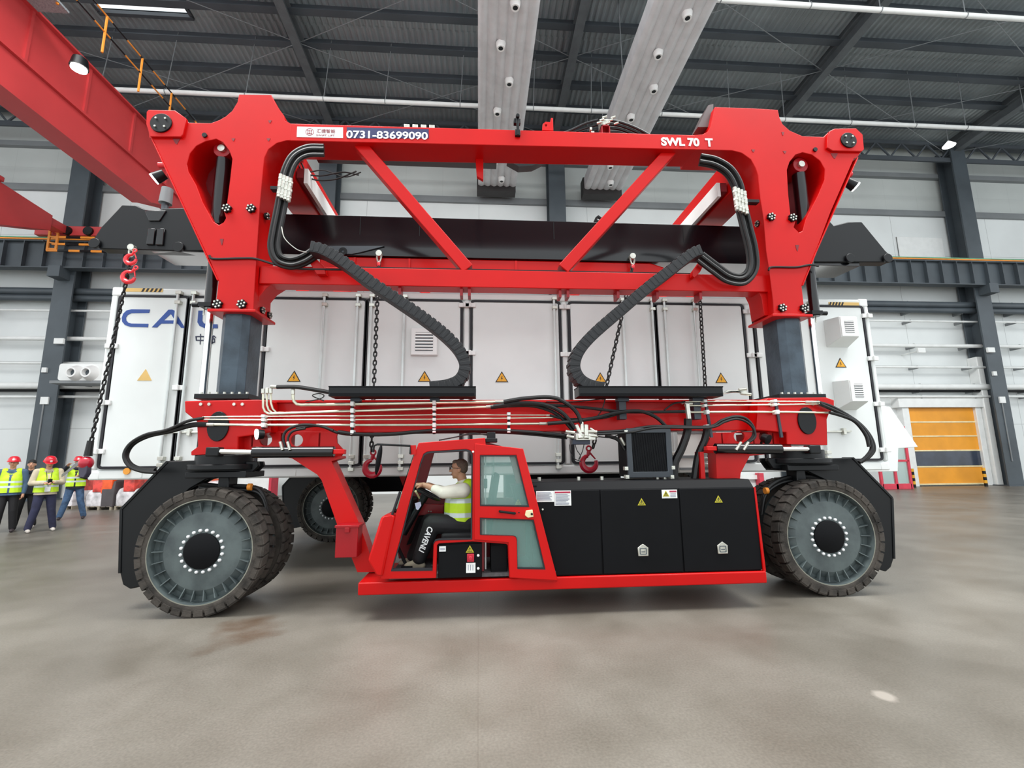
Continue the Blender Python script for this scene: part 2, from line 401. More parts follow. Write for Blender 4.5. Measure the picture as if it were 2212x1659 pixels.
# steel wall columns
desc = {-30.2: 'dark grey steel wall column outside the left edge beyond the watching people', -18.8: 'dark grey steel wall column behind the watching people on the left',
        -7.43: 'dark grey steel wall column seen beside the mast, behind the black lifting beam on its left', 3.96: 'dark grey steel wall column seen between the two roof ducts above the lifting beam',
        15.35: 'dark grey steel wall column mostly covered by the right hand red tower', 26.4: 'dark grey steel wall column standing right of the orange roller door'}
for x in XR[2:-1]:
    c = G().box(x-.42, x+.42, 21.42, 21.50, 0, 18.4).box(x-.42, x+.42, 22.22, 22.30, 0, 18.4).box(x-.05, x+.05, 21.5, 22.22, 0, 18.4)
    t = thing('steel_column', desc[x], 'column', (x, 21.9, 0), 'steel columns along the back wall')
    c.build('shaft', dgrey, t, bevel=.008)
    G().box(x-.55, x+.55, 21.3, 22.38, 0, .05).build('base_plate', dgrey, t)
    G().box(x-.25, x+.25, 20.85, 21.44, 9.75, 10.25).build('bracket', dgrey, t)
    if x in (-18.8, 26.4):
        G().box(x-.18, x+.14, 21.36, 21.42, 4.1, 4.42).build('junction_box', wht2, t); G().box(x-.3, x-.1, 21.34, 21.42, 5.5, 5.72).build('junction_box', wht2, t)
        G().cyl((x-.05, 21.4, 1.2), (x-.05, 21.4, 4.1), .03).build('conduit', mgrey, t)
# crane runway beam
rb = thing('crane_runway_beam', 'long dark grey crane runway girder with vertical stiffeners along the back wall', 'beam', (0, 21.2, 10.2))
g = G().box(-45, 50, 21.0, 21.4, 11.45, 11.5).box(-45, 50, 21.0, 21.4, 10.2, 10.25).box(-45, 50, 21.18, 21.22, 10.25, 11.45); g.build('girder', dgrey, rb)
g = G()
for i in range(112): x = -45+i*.85; g.box(x, x+.03, 21.0, 21.2, 10.25, 11.45)
st = g.build('stiffener', dgrey, rb); st['kind'] = 'stuff'
G().box(-45, 50, 21.16, 21.24, 11.5, 11.6).build('rail', mgrey, rb)
G().box(-45, 50, 20.98, 21.02, 11.52, 11.58).build('conductor_bar', orS, rb); G().box(-45, 50, 20.98, 21.02, 11.60, 11.64).build('conductor_bar', mat('conductor_green', (110, 180, 140), .5), rb)
# wall pipes
def wpipe(px, py, r, m, label, y=21.9, name='wall_pipe', cat='pipe', brk=False):
    z = P(px, py, y).z; t = thing(name, label, cat, (0, y, z))
    G().cyl((-45, y, z), (50, y, z), r, n=12).build('pipe', m, t)
    g = G()
    for i in range(18): x = -22.4+i*3; g.box(x-.03, x+.03, y, YW, z-r-.02, z+r+.02)
    g.build_each('pipe_clamp', mgrey, t); t['group'] = 'pipes along the back wall'; return t
wpipe(60, 629, .17, dgrey, 'upper of the two thick dark pipes along the back wall'); wpipe(60, 643, .15, dgrey, 'lower of the two thick dark pipes along the back wall')
wpipe(60, 670, .05, wht2, 'thin white pipe just under the two dark wall pipes'); wpipe(60, 731, .10, wht2, 'white wall pipe carrying the small square floodlights')
wpipe(60, 784, .06, wht2, 'thin white pipe at the height of the wall fan unit'); wpipe(60, 833, .15, wht2, 'thick white pipe along the back wall above the door')
wpipe(60, 842, .10, blk, 'black pipe directly under the thick white wall pipe', y=22.05); wpipe(60, 857, .06, wht2, 'lowest thin white pipe on the back wall above the orange door')
for px, py, w in ((128, 737, 'left'), (1990, 757, 'first right'), (2140, 756, 'right')):
    p = P(px, py, 21.3); t = G().box(p.x-.2, p.x+.2, 21.25, 21.36, p.z-.13, p.z+.13).box(p.x-.03, p.x+.03, 21.36, 21.41 if w != 'first right' else 22.4, p.z-.03, p.z+.03)
    tag(t.build('floodlight', wht2, bevel=.02), {'left': 'small square white floodlight on the left wall column', 'first right': 'small square white floodlight on the wall pipe near the container corner', 'right': 'small square white floodlight in front of the right wall column'}[w], 'floodlight')
# fan unit on the wall, left
a = P(128, 790, 20.6); b2 = P(235, 822, 20.6); t = thing('air_blower', 'white wall blower unit with two round nozzles on a bracket at left', 'blower', (a.x, 21.3, b2.z))
G().slab(rrect(a.x, b2.x, b2.z, a.z+.1, .12), 20.6, 21.42).build('housing', wht2, t, bevel=.03)
for px in (160, 192):
    c = P(px, 805, 20.5); G().lathe((c.x, 20.32, c.z), [(.13, .3), (.15, 0), (.21, 0), (.34, .28)], 24).build('nozzle', nozM, t); G().cyl((c.x, 20.5, c.z), (c.x, 20.62, c.z), .14).build('nozzle_opening', dgrey, t)
G().box(a.x-.3, b2.x, 20.6, 21.42, b2.z-.12, b2.z).box(-17.4, -17.25, 21.4, 22.4, b2.z-.1, b2.z-.04).build('bracket', mgrey, t)
# orange fast door
d = PL([(1948, 884), (2093, 884), (2117, 1040), (1975, 1040)], 22.3); X0, X1 = 21.93, 25.62; ztop = 3.95
door = struct(G().box(X0-.35, X0, 22.05, 22.42, 0, ztop+.4).box(X1, X1+.3, 22.05, 22.42, 0, ztop+.4).box(X0-.6, X1+.6, 21.95, 22.42, ztop, ztop+.55).build('door_1', wht2, bevel=.02))
zs = [.08, .95, 1.75, 2.48, 3.2, ztop]
for i in range(5):
    isw = i == 1
    G().box(X0, X1, 22.2, 22.24, zs[i]+.05, zs[i+1]-.02).build('door_panel' if not isw else 'door_window', orn if not isw else mat('dark_pvc', (58, 66, 80), .15, var=.2, scale=.8, rgb2=(40, 44, 52)), door)
    G().box(X0, X1, 22.17, 22.26, zs[i]-.02, zs[i]+.05).build('door_rail', mat('pale_rail', (240, 222, 170), .4) if 'pale_rail' not in MATS else MATS['pale_rail'], door)
struct(G().box(X1+.35, 26.3, 21.9, 22.4, 0, 6.6).build('trim_4', wht2, bevel=.03))
def bollard(px, lab):
    p = P(px, 1035, 21.5); g = G()
    for i in range(6): g.mi(i % 2).cyl((p.x, 21.5, i*.15), (p.x, 21.5, i*.15+.15), .07)
    tag(g.build('bollard', [blk, yel]), lab, 'bollard')
bollard(1973, 'black and yellow bollard at the left edge of the orange door'); bollard(2128, 'black and yellow bollard at the right edge of the orange door')
# red framed glass screen left of the door
t = thing('safety_screen', 'red framed glazed safety screen on the floor left of the orange door', 'screen', (19.6, 21, 0))
a = P(1905, 1046, 20.6); b2 = P(1968, 1046, 20.6); g = G().box(a.x, b2.x, 20.55, 20.65, 0, .25); 
for x in (a.x, (a.x+b2.x)/2, b2.x): g.box(x-.06, x+.06, 20.55, 20.65, 0, 2.9)
for z in (1.3, 2.85): g.box(a.x, b2.x, 20.55, 20.65, z-.05, z+.05)
g.build('frame', mat('screen_red', (212, 60, 80), .5), t, bevel=.01); G().box(a.x+.05, b2.x-.05, 20.59, 20.61, .2, 2.8).build('glass', tint, t)
# upper wall panel seams at right: white framed hatch
a = P(1935, 512, 22.4); b2 = P(2020, 545, 22.4); struct(G().box(a.x, b2.x+.5, 22.34, 22.41, 11.7, a.z).box(a.x, a.x+.06, 22.32, 22.41, 11.7, a.z).build('trim_5', wht2, bevel=.02))
# roof ducts
def duct(xa, xb, label):
    ya, yb = 10.0, 21.35; za = 15.12+(yb-ya)*.03; zb = 15.12; L = 6; prof = []
    w = xb-xa
    for i in range(L):
        for k in range(7): u = (i+k/6)/L; prof.append((xa+w*u, -.07*math.sin(PI*k/6)))
    up = [(xb, .55), (xa, .55)]
    sec = prof+up
    t = thing('air_duct', label, 'duct', ((xa+xb)/2, 16, 15))
    G().ring([[Vector((a, ya, za+b)) for a, b in sec], [Vector((a, yb, zb+b)) for a, b in sec]], None).build('duct_body', ductM, t, ang=25)
    G().box(xa-.06, xb-.02, yb, yb+.55, zb-.32, zb+.6).build('end_box', mat('duct_end', (40, 36, 36), .6) if 'duct_end' not in MATS else MATS['duct_end'], t)
    for k, y in enumerate([20.7, 19.4, 17.9, 16.4, 14.95, 13.5, 12.1]):
        x = xa+w*(.42+(.18 if k % 2 == 0 else -.02)); z = 15.12+(yb-y)*.03-.08
        G().lathe((x, y, z-.16), [(.07, .02), (.09, 0), (.13, .0), (.17, .2)], 18, ax='z').build('nozzle', nozM, t); G().cyl((x, y, z-.15), (x, y, z-.1), .09).build('nozzle_opening', blk, t)
    for y in (12.5, 15.2, 18, 20.6):
        for x in (xa+.1, xb-.1): G().cyl((x, y, 15.6), (x, y, zroof(y)), .02, n=6).build('hanger', mgrey, t)
duct(-.04, 1.86, 'pale ribbed fabric air duct, left of the two above the red frame'); duct(5.35, 7.3, 'pale ribbed fabric air duct, right of the two above the red frame')
def roofpipe(y, z, r, label, n=9):
    t = thing('sprinkler_pipe', label, 'pipe', (0, y, z)); G().cyl((-45, y, z), (50, y, z), r, n=14).build('pipe', wht2, t)
    for i in range(24):
        x = -30+i*2.9+(i % 3)*.2; G().cyl((x, y, z), (x+.15, y+.1, zroof(y)-.1), .018, n=5).tube([(x, y+(r+.01)*math.cos(a), z+(r+.01)*math.sin(a)) for a in [k*PI/6 for k in range(12)]], .015, 5, closed=True).build('hanger', mgrey, t)
roofpipe(17.5, 16.3, .09, 'white ceiling pipe crossing behind the tops of the red towers'); roofpipe(12.5, 16.4, .085, 'white ceiling pipe at the very top of the picture on the right')
for px, py, nm in ((2050, 315, 'right above the door side column'), (1108, 26, 'x')):
    if nm == 'x': continue
    p = P(px, py, 20.5); t = thing('high_bay_lamp', 'round white high bay lamp high up near the right hand wall column', 'lamp', p); G().lathe(p, [(.05, .25), (.28, 0), (.27, -.02), (.0, -.02)], 24, ax='z').build('reflector', lampW, t); G().cyl(p+Vector((0, 0, .2)), p+Vector((0, 0, 2.2)), .015, n=6).build('cord', mgrey, t)
# ---------------------------------------------------------------- overhead crane, left
oc = thing('overhead_crane', 'large red overhead crane girder with walkway railing crossing the upper left corner', 'crane', (-13, 15, 11.6))
xr = -12.2; zb = 11.15; w = .62; h = 2.7
g = G().ring([[Vector((xr-w, y, z0)), Vector((xr, y, z0)), Vector((xr, y, zb+h)), Vector((xr-w, y, zb+h))] for y, z0 in ((2, zb), (16.9, zb), (18.2, zb+.5), (21.3, zb+.5))], None)
g.build('girder', cranered, oc, bevel=.01)
g = G()
for i in range(9): y = 4.2+i*1.9; g.box(xr, xr+.06, y-.04, y+.04, zb+1.1, zb+h)
g.build_each('stiffener', cranered, oc)
G().box(xr-.02, xr+.09, 2, 21.3, zb+1.02, zb+1.1).build('web_rib', cranered, oc); G().box(xr-w-.05, xr+.14, 2, 21.3, zb+h-.05, zb+h+.01).build('top_flange', cranered, oc); G().box(xr-w-.04, xr+.04, 2, 16.9, zb-.03, zb).build('bottom_flange', cranered, oc)
G().box(-13.6, -10.6, 20.8, 21.38, 11.62, 12.05).build('end_carriage', cranered, oc, bevel=.02)
o2 = thing('overhead_crane', 'smaller red crane girder with tapered end at the left edge, on the runway', 'crane', (-18.6, 18, 11.6)); xl = -18.3
g = G().ring([[Vector((xl-.8, y, z0)), Vector((xl, y, z0)), Vector((xl, y, z1)), Vector((xl-.8, y, z1))] for y, z0, z1 in ((2, 10.5, 12.25), (17.6, 10.5, 12.25), (19.9, 11.42, 12.1))], None); g.build('girder', cranered, o2, bevel=.01)
G().box(xl-.9, xl+.1, 16.9, 17.7, 12.25, 12.45).build('gear_box', cranered, o2, bevel=.03)
G().box(-19.8, -16.6, 20.8, 21.38, 11.66, 12.1).build('end_carriage', cranered, o2, bevel=.02)
G().box(xl-.6, xl-.1, 19.8, 21, 11.7, 12.05).build('end_link', cranered, o2)
for x in (-18.4, -17.5): G().cyl((x, 20.7, 11.85), (x, 21.45, 11.85), .2).build('wheel', blk, o2)
# walkway grating and yellow handrail along the right girder
G().box(xr+.15, xr+.95, 2, 11.8, zb+h-.06, zb+h).build('walkway', mat('grating', (150, 156, 160), .6, var=.1, scale=30), oc)
g = G()
for i in range(12): y = 4+i*1.5; g.cyl((xr+.9, y, zb+h-.1), (xr+.9, y, zb+h+1.15), .035, n=6)
g.build_each('handrail_post', orS, oc)
for z in (.6, 1.15):
    g = G()
    for i in range(30): g.mi(i % 2).cyl((xr+.9, 3+i*.6, zb+h+z), (xr+.9, 3.6+i*.6, zb+h+z), .025, n=6)
    g.build('handrail', [orS, blk], oc)
p = P(170, 150, 11.3)
G().lathe(p, [(.02, .42), (.16, .3), (.2, .05), (.17, .05)], 20, ax='z').build('floodlight', blk, oc); G().cyl(p+Vector((0, 0, 0)), p+Vector((0, 0, .06)), .17).build('floodlight_lens', lampW, oc)
# striped maintenance cage on the runway
t = thing('maintenance_railing', 'orange and black striped railing with end ladder on the runway beam at left', 'railing', (-19, 20.7, 11.5))
g = G()
for py, (pa, pb) in ((512, (112, 205)), (527, (112, 200)), (541, (100, 386))):
    A = P(pa, py, 20.7); B = P(pb, py+ (2 if py == 541 else 1), 20.7); n = max(3, int((B.x-A.x)/.45)); zz = A.z
    for i in range(n): g.mi(i % 2).box(A.x+(B.x-A.x)*i/n, A.x+(B.x-A.x)*(i+1)/n, 20.68, 20.74, zz-.04, zz+.05)
g.build('rail', [orS, blk], t)
for x in (-19.3, -16.5, -13.6, -11): G().box(x-.03, x+.03, 20.7, 21.02, 11.3, 11.36).build('bracket', dgrey, t)
A = P(102, 541, 20.7); B = P(112, 474, 20.7); g = G().beam(A, B, .09, .06); C2 = A+Vector((.35, 0, 0)); D = B+Vector((.35, 0, -.25)); g.beam(C2, D, .09, .06)
for k in range(5): u = (k+.3)/5; g.beam(A.lerp(B, u), C2.lerp(D, u), .06, .05)
g.build('ladder', orS, t)
# ================================================================ energy container
YC = 7.0; cx0, cx1, cz0, cz1 = -5.45, 6.50, 1.35, 4.17
ct = thing('container', 'white energy storage container with many doors hanging inside the red gantry frame', 'container', ((cx0+cx1)/2, YC+1.22, cz0))
G().box(cx0+.02, cx1-.02, YC+.035, YC+2.42, cz0+.02, cz1-.01).build('body', wht, ct, bevel=.02)
# frame: top rail, bottom rail, corner posts, door posts
xz = lambda px, py=750: P(px, py, YC).x
tr = P(1100, 652, YC).z; br = P(1100, 1001, YC).z
g = G().box(cx0, cx1, YC, YC+2.44, tr+.02, cz1).box(cx0, cx1, YC, YC+2.44, cz0, br-.03)
for a, b in ((cx0, xz(241)), (xz(455), xz(566)), (xz(1001), xz(1014)), (xz(1214), xz(1227)), (xz(1615), xz(1631)), (xz(1878), cx1)): g.box(a, b, YC, YC+.2, br-.03, tr+.02)
g.build('frame', wht, ct, bevel=.025)
G().box(cx0, cx0+.16, YC-.004, YC+.2, cz1-.13, cz1+.01).box(cx0, cx0+.16, YC-.004, YC+.2, cz0, cz0+.12).box(cx1-.16, cx1, YC-.004, YC+.2, cz1-.13, cz1+.01).box(cx1-.16, cx1, YC-.004, YC+.2, cz0, cz0+.12).build('corner_casting', wht2, ct, bevel=.02)
groups = [(245, 398, 451), (570, 789, 998), (1017, None, 1212), (1230, 1420, 1612), (1634, None, 1874)]
def seal_ring(xa, xb, za, zb, w=.035):
    o = rrect(xa, xb, za, zb, .06); i = rrect(xa+w, xb-w, za+w, zb-w, .04); return G().slab([o, i], YC-.012, YC+.04)
for a, m, b in groups:
    xa, xb = xz(a), xz(b); parts = [(xa, xz(m)), (xz(m), xb)] if m else [(xa, xb)]
    for q0, q1 in parts:
        dd = G().box(q0+.03, q1-.03, YC-.004, YC+.04, br+.01, tr-.01).build('door', wht, ct, bevel=.006)
        seal_ring(q0-.012, q1+.012, br-.02, tr+.02).build('door_seal', seal, dd)
# hinges
for px, pys in ((243, (748, 870, 975)), (570, (755,)), (1003, (660, 763)), (1222, (664, 766)), (1622, (674, 768)), (1880, (683, 775, 873, 972)), (1632, (674, 768)), (397, (838,)), (1015, (660, 763))):
    for py in pys:
        p = P(px, py, YC); p.x = xz(px); G().box(p.x-.09, p.x+.09, YC-.035, YC-.003, p.z-.035, p.z+.035).cyl((p.x, YC-.045, p.z-.04), (p.x, YC-.045, p.z+.04), .018, n=10).build('hinge', wht2, ct, bevel=.008)
# locking bars with cam keepers
barM = mat('galvanised_bar', (212, 218, 216), .35, metal=.45, var=.03, scale=5)
for px in (377, 411, 697, 770, 800, 872, 1198, 1347, 1411, 1438, 1503, 1757):
    x = xz(px); r = .02
    lb = G().cyl((x, YC-.045, br-.09), (x, YC-.045, tr+.08), r, n=10).build('locking_bar', barM, ct)
    k = G()
    for z in (tr+.05, tr-.10, br-.06, br+.12, br+.03): k.box(x-.03, x+.05, YC-.07, YC, z-.025, z+.025)
    k.build_each('cam_keeper', steel, lb, bevel=.004)
for px, py in ((400, 934), (1810, 932)):
    p = P(px, py, YC); G().box(p.x-.25, p.x+.2, YC-.04, YC-.01, p.z-.012, p.z+.012).box(p.x-.3, p.x-.24, YC-.05, YC, p.z-.04, p.z+.04).box(p.x+.05, p.x+.1, YC-.06, YC, p.z-.05, p.z+.05).build('door_handle', steel, ct, bevel=.004)
# louvre vents
def vent(px0, py0, px1, py1, dep, lean=0):
    a = P(px0, py0, YC-dep); b = P(px1, py1, YC-dep); x0, x1, z1, z0 = a.x, b.x, a.z, b.z
    if dep > .1:
        h = G(); F = [Vector((x0, YC-dep, z0)), Vector((x1, YC-dep, z0)), Vector((x1, YC-dep, z1)), Vector((x0, YC-dep, z1))]; B = [Vector((x0-.03, YC, z0-.1)), Vector((x1+.05, YC, z0-.1)), Vector((x1+.05, YC, z1+.02)), Vector((x0-.03, YC, z1+.02))]
        v = h.ring([F, B], None).build('vent_hood', wht, ct, bevel=.008)
    else: v = G().box(x0, x1, YC-dep, YC, z0, z1).build('vent_hood', wht, ct, bevel=.008)
    fr = G().slab([[(x0+.01, z0+.01), (x1-.01, z0+.01), (x1-.01, z1-.01), (x0+.01, z1-.01)], [(x0+.07, z0+.07), (x1-.07, z0+.07), (x1-.07, z1-.07), (x0+.07, z1-.07)]], YC-dep-.012, YC-dep); fr.build('vent_frame', wht2, v, bevel=.003)
    s = G().mi(1).box(x0+.07, x1-.07, YC-dep-.002, YC-dep+.001, z0+.07, z1-.07).mi(0); n = 6; hh = (z1-z0-.14)/n
    for i in range(n): z = z0+.07+hh*i; s.beam(((x0+x1)/2-(x1-x0-.14)/2, YC-dep-.012, z+hh*.55), ((x0+x1)/2+(x1-x0-.14)/2, YC-dep-.012, z+hh*.55), hh*.62, .008, up=(0, 1, -.6))
    s.build('louvre', [wht2, mat('louvre_gap', (120, 126, 130), .6) if 'louvre_gap' not in MATS else MATS['louvre_gap']], v)
vent(888, 708, 945, 768, .05); vent(1812, 683, 1856, 728, .3); vent(1833, 820, 1876, 868, .3)
# warning triangles
def warn(px, py, w, faded=False):
    p = P(px, py, YC-.006); s = w/2
    def tri(k, dz=0): return [(p.x-s*k, p.z-s*.55*k), (p.x+s*k, p.z-s*.55*k), (p.x, p.z+s*1.15*k)]
    t = G().slab(tri(1), YC-.009, YC-.004)
    if faded: t.build('warning_sign', mat('sun_faded_yellow', (226, 188, 112), .55, var=.04), ct, label='faded plain yellow warning triangle'); return
    o = t.build('warning_sign', seal, ct); G().slab(tri(.8), YC-.0105, YC-.009).build('sign_face', yel, o)
    b = [(0, .5), (-.18, -.02), (.02, .0), (-.1, -.42), (.2, .12), (.0, .1), (.12, .5)]; G().slab([(p.x+a*s*.8, p.z+c*s*.8) for a, c in b], YC-.012, YC-.0105).build('lightning_bolt', seal, o)
for a in ((313, 814, .2, True), (635, 817, .2), (917, 817, .2), (1084, 818, .2), (1297, 819, .19), (1558, 820, .2), (1816, 787, .19)): warn(*a)
# striped hazard strips
for pa, pb, py, rev in ((272, 352, 626, 0), (1790, 1855, 656, 1)):
    a = P(pa, py, YC-.003); b = P(pb, py, YC-.003); z0, z1 = a.z-.028, a.z+.028
    o = G().box(a.x, b.x, YC-.006, YC-.001, z0, z1).build('hazard_strip', MATS['sun_faded_yellow'], ct); g = G(); L = b.x-a.x
    for i in range(5): u = (.42+i*.115) if not rev else (.0+i*.1); x = a.x+L*u; g.slab([(x, z0), (x+.03, z0), (x+.055, z1), (x+.025, z1)], YC-.008, YC-.006)
    g.build_each('stripe', seal, o)
# CAL lettering
def poly(pts, nm='logo_letter', m=blue, holes=[]): G().slab([XZ(pts, YC-.008)]+[XZ(h, YC-.008) for h in holes], YC-.010, YC-.004).build(nm, m, ct)
poly([(324, 668.5), (322, 676), (284, 676.5), (276, 680), (272, 686), (272.5, 692), (277, 697), (284, 699), (320.5, 699.5), (319.5, 707), (281, 706), (270, 702), (264, 695), (263, 687), (266, 678), (273, 671), (284, 668)])
poly([(328, 707), (364, 669), (372, 668.8), (377, 671), (399.5, 708.5), (391, 708), (384, 699), (348, 699), (339, 707.5)], holes=[[(369, 678), (354, 692), (378, 692)]])
poly([(428.5, 671), (438, 671), (437, 693), (440, 698), (445, 700), (470, 700.5), (470, 709), (441, 708.5), (431, 704), (426.5, 696)])
poly([(432, 721), (434, 721), (434, 725.5), (442, 726), (443, 736), (433.5, 736.5), (433.2, 744), (431.4, 744), (431.6, 736.3), (423, 736), (422, 726), (432, 725.6)], m=txtK, nm='small_character', holes=[[(425, 728), (432, 728.2), (432, 734), (425, 733.8)], [(434, 728.2), (440.5, 728.4), (440, 734), (434, 734)]])
poly([(456, 727), (462, 724), (467, 729), (465, 730), (462, 727.5), (459, 730), (464, 731), (464, 740), (459, 741), (458, 739), (462, 738), (462, 733), (459, 733), (459, 743), (457, 743)], m=txtK, nm='small_character')
# added bright panel with grey lines, for the overbright patch at the lower right
a = P(1462, 924, YC-.02); b = P(1553, 1036, YC-.02); eb = G().box(a.x, b.x, YC-.02, YC+.05, cz0+.01, a.z).build('bright_panel', mat('bright_white', (252, 252, 246), .4, var=0), ct)
g = G()
for y in (934, 986, 1012): q = P(1480, y, YC); g.box(a.x, b.x, YC-.04, YC-.02, q.z-.02, q.z+.015)
g.build_each('grey_line', mgrey, eb); q, r = P(1533, 988, YC), P(1548, 1012, YC); G().box(q.x, r.x, YC-.05, YC-.02, r.z, q.z).build('red_patch', hookR, eb)
# bottom rail details
p = P(275, 1018, YC); G().cyl((p.x, YC-.02, p.z), (p.x, YC, p.z), .045).build('marker_lamp', amber, ct)
for i in range(11): x = cx0+.7+i*1.05; G().box(x, x+.02, YC-.006, YC, cz0+.03, br-.06).build('rail_rib', wht, ct)
# folding side gusset at the right end
G().slab([(cx1-.02, P(1912, 870, YC+.6).z)]+XZ([(1912, 880), (1972, 966), (1930, 969), (1929, 1018)], YC+.6)+[(cx1-.02, P(1929, 1018, YC+.6).z)], YC+.5, YC+.7).build('end_gusset', wht, ct, bevel=.01)
G().cyl(P(940, 915, 6.95)+Vector((0, 0, 0)), P(944, 1000, 6.95), .003, n=5).build('hanging_cord', wht2, ct)
# ================================================================ lifting beam
YB = 6.62
lb = thing('lifting_beam', 'long black steel lifting beam with shaped end plates above the white container', 'beam', (.6, YB+.3, 4.7))
zt = P(1100, 470, YB).z; z1 = P(1100, 510, YB).z; z2 = P(1100, 538, YB).z; z3 = P(1100, 559, YB).z
xa = P(330, 500, YB).x; xb = P(1850, 520, YB).x
sec = [(YB+.07, zt), (YB+.07, z1), (YB, z2), (YB, z3), (YB+.55, z3+.02), (YB+.55, zt)]
G().ring([[Vector((x, a, b)) for a, b in sec] for x in (xa, xb)], None).build('main_girder', blkgl, lb, bevel=.006)
g = G()
for px in (775, 905, 1198, 1480): x = P(px, 500, YB).x; g.box(x-.005, x+.005, YB+.066, YB+.2, z1, zt-.02)
g.build_each('weld_seam', blk, lb)
LE = [(263, 443), (295, 444), (312, 451), (337, 456), (352, 450), (395, 449), (470, 456), (480, 541), (386, 542), (214, 537), (203, 519), (205, 511), (218, 491), (254, 453)]
RE = [(1700, 470), (1780, 462), (1792, 477), (1801, 487), (1832, 479), (1861, 479), (1912, 541), (1924, 552), (1922, 566), (1906, 566), (1767, 566), (1690, 560)]
for E_, px, pp in ((LE, 300, [(205, 526), (386, 534)]), (RE, 1850, [(1917, 558), (1836, 558)])):
    e = G().slab(XZ(E_, YB-.03), YB-.03, YB+.14).build('end_plate', blk, lb, bevel=.012)
    for a in pp: c = P(a[0], a[1], YB-.05); G().cyl((c.x, YB-.07, c.z), (c.x, YB-.03, c.z), .075).build('pin_boss', blk, e, bevel=.006)
for pa, pb in (((322, 495), (334, 530)), ((342, 495), (354, 531))): a, b = P(*pa, YB-.03), P(*pb, YB-.03); G().box(a.x, b.x, YB-.06, YB, b.z, a.z).build('stiffener_rib', blkgl, lb, bevel=.01)
a, b = P(323, 455, YB-.1), P(345, 487, YB-.1); G().slab(XZ([(312, 455), (360, 455), (345, 478), (322, 478)], YB-.04), YB-.05, YB+.1).build('saddle', blkgl, lb, bevel=.01)
o = P(1293, 470, YB+.1); G().slab([[(o.x-.1, zt-.02), (o.x+.1, zt-.02), (o.x+.05, zt+.1), (o.x, zt+.14), (o.x-.05, zt+.1)], circ(o.x, zt+.075, .025, 10)], YB+.1, YB+.14).build('lifting_eye', blk, lb)
p = P(741, 543, YB-.02); G().slab(XZ([(700, 532), (830, 532), (780, 545), (760, 549), (725, 548)], YB-.01), YB-.02, YB+.02).build('sheen_plate', dgrey, lb); G().lathe((p.x, YB-.03, p.z), [(.02, 0), (.06, 0), (.06, .05)], 20).build('pin_boss', blk, lb)  # grey plate stands in for light reflected on the black beam
# grey link above the left end
a, b = P(362, 408, YB+.1), P(357, 440, YB+.1); G().cyl(a, b, .075, .085, n=16).build('hanger_link', mgrey, lb); G().cyl(b, b-Vector((0, 0, .2)), .045, n=12).build('hanger_pin', dgrey, lb)
# second, inner red spreader bar
rs = thing('spreader_bar', 'red steel spreader bar lying behind the lower edge of the black lifting beam', 'beam', (.6, 6.75, 4.5))
YR = YB+.03; zA = z3-.005; zB = P(1100, 592, YR).z; xa = P(690, 560, YR).x; xb = P(1440, 575, YR).x
G().slab([(xa, zA), (xb-.25, zA), (xb-.05, zA-.06), (xb, zA-.16), (xb-.05, zB), (xa, zB)], YR, YR+.25).build('bar', red, rs, bevel=.02)
for i in range(5): x = xa+.5+i*.8; G().box(x, x+.03, YR-.02, YR+.01, zB, zA-.02).build('rib', red, rs)
# ---------------------------------------------------------------- chains
def chain(g, a, b, pitch=.062, r=.0105, w=.021):
    a, b = Vector(a), Vector(b); t = (b-a).normalized(); n = max(2, int((b-a).length/pitch)); ex = Vector((1, 0, 0)); ex = (ex-t*ex.dot(t)).normalized(); ey = t.cross(ex)
    for i in range(n):
        c = a.lerp(b, (i+.5)/n); s = ex if i % 2 == 0 else (ex*.35+ey*.94).normalized(); h = pitch*.42; pts = []
        for k in range(12): th = 2*PI*k/12; sg = 1 if math.sin(th) > 0 else -1; pts.append(c + s*w*math.cos(th) + t*(h*math.sin(th)+sg*.012))
        g.tube(pts, r, 6, closed=True)
def hook(c, s, par, m=hookR, ax=Vector((0, 1, 0)), tilt=0):
    R_ = Matrix.Rotation(tilt, 3, 'Y'); pts = []
    for k in range(15): th = math.radians(100+k*20); pts.append(Vector(c)+R_ @ Vector((math.cos(th)*.085*s, 0, math.sin(th)*.085*s)))
    rs_ = [.020*s+.020*s*math.sin(PI*k/14) for k in range(15)]
    h = G().tube(pts, rs_, 10); top = Vector(c)+R_ @ Vector((0, 0, .14*s)); h.tube([pts[0], (pts[0]+top)/2, top], [.017*s, .022*s, .024*s], 10)
    h.tube([top+R_ @ Vector((.028*s*math.cos(a), 0, .03*s+.028*s*math.sin(a))) for a in [k*PI/6 for k in range(12)]], .011*s, 8, closed=True)
    h.tube([top-R_ @ Vector((0, 0, .01*s)), Vector(c)+R_ @ Vector((.075*s, 0, .045*s))], [.012*s, .008*s], 8)
    return h.build('hook', m, par)
def shackle(c, par):
    g = G().cyl(c+Vector((0, -.03, 0)), c+Vector((0, .05, 0)), .045, n=16); g.tube([c+Vector((x, 0, z)) for x, z in ((-.025, 0), (-.03, -.07), (-.015, -.12), (0, -.13), (.015, -.12), (.03, -.07), (.025, 0))], .014, 8); g.build('shackle', steel, par)
def lift_chain(label, top, bot, hk, YA, YBt, hs=1, tilt=0, pre=0):
    a = P(*top, YA); b = P(*bot, YBt); c = P(*hk, YBt); t = thing('lifting_chain', label, 'chain', c)
    shackle(a, t)
    g = G(); chain(g, a-Vector((0, 0, .14)), b); g.build('chain', rub, t)
    hook(c, hs, t, tilt=tilt); G().sph(a-Vector((0, .0, .17)), .03, 10, 8, sc=(1, 1, 1.5)).build('coupling', hookB, t); return t
lift_chain('black chain with red hook hanging left of the driver cab', (819, 548), (802, 975), (805, 1010), 6.56, 6.3, 1.15)
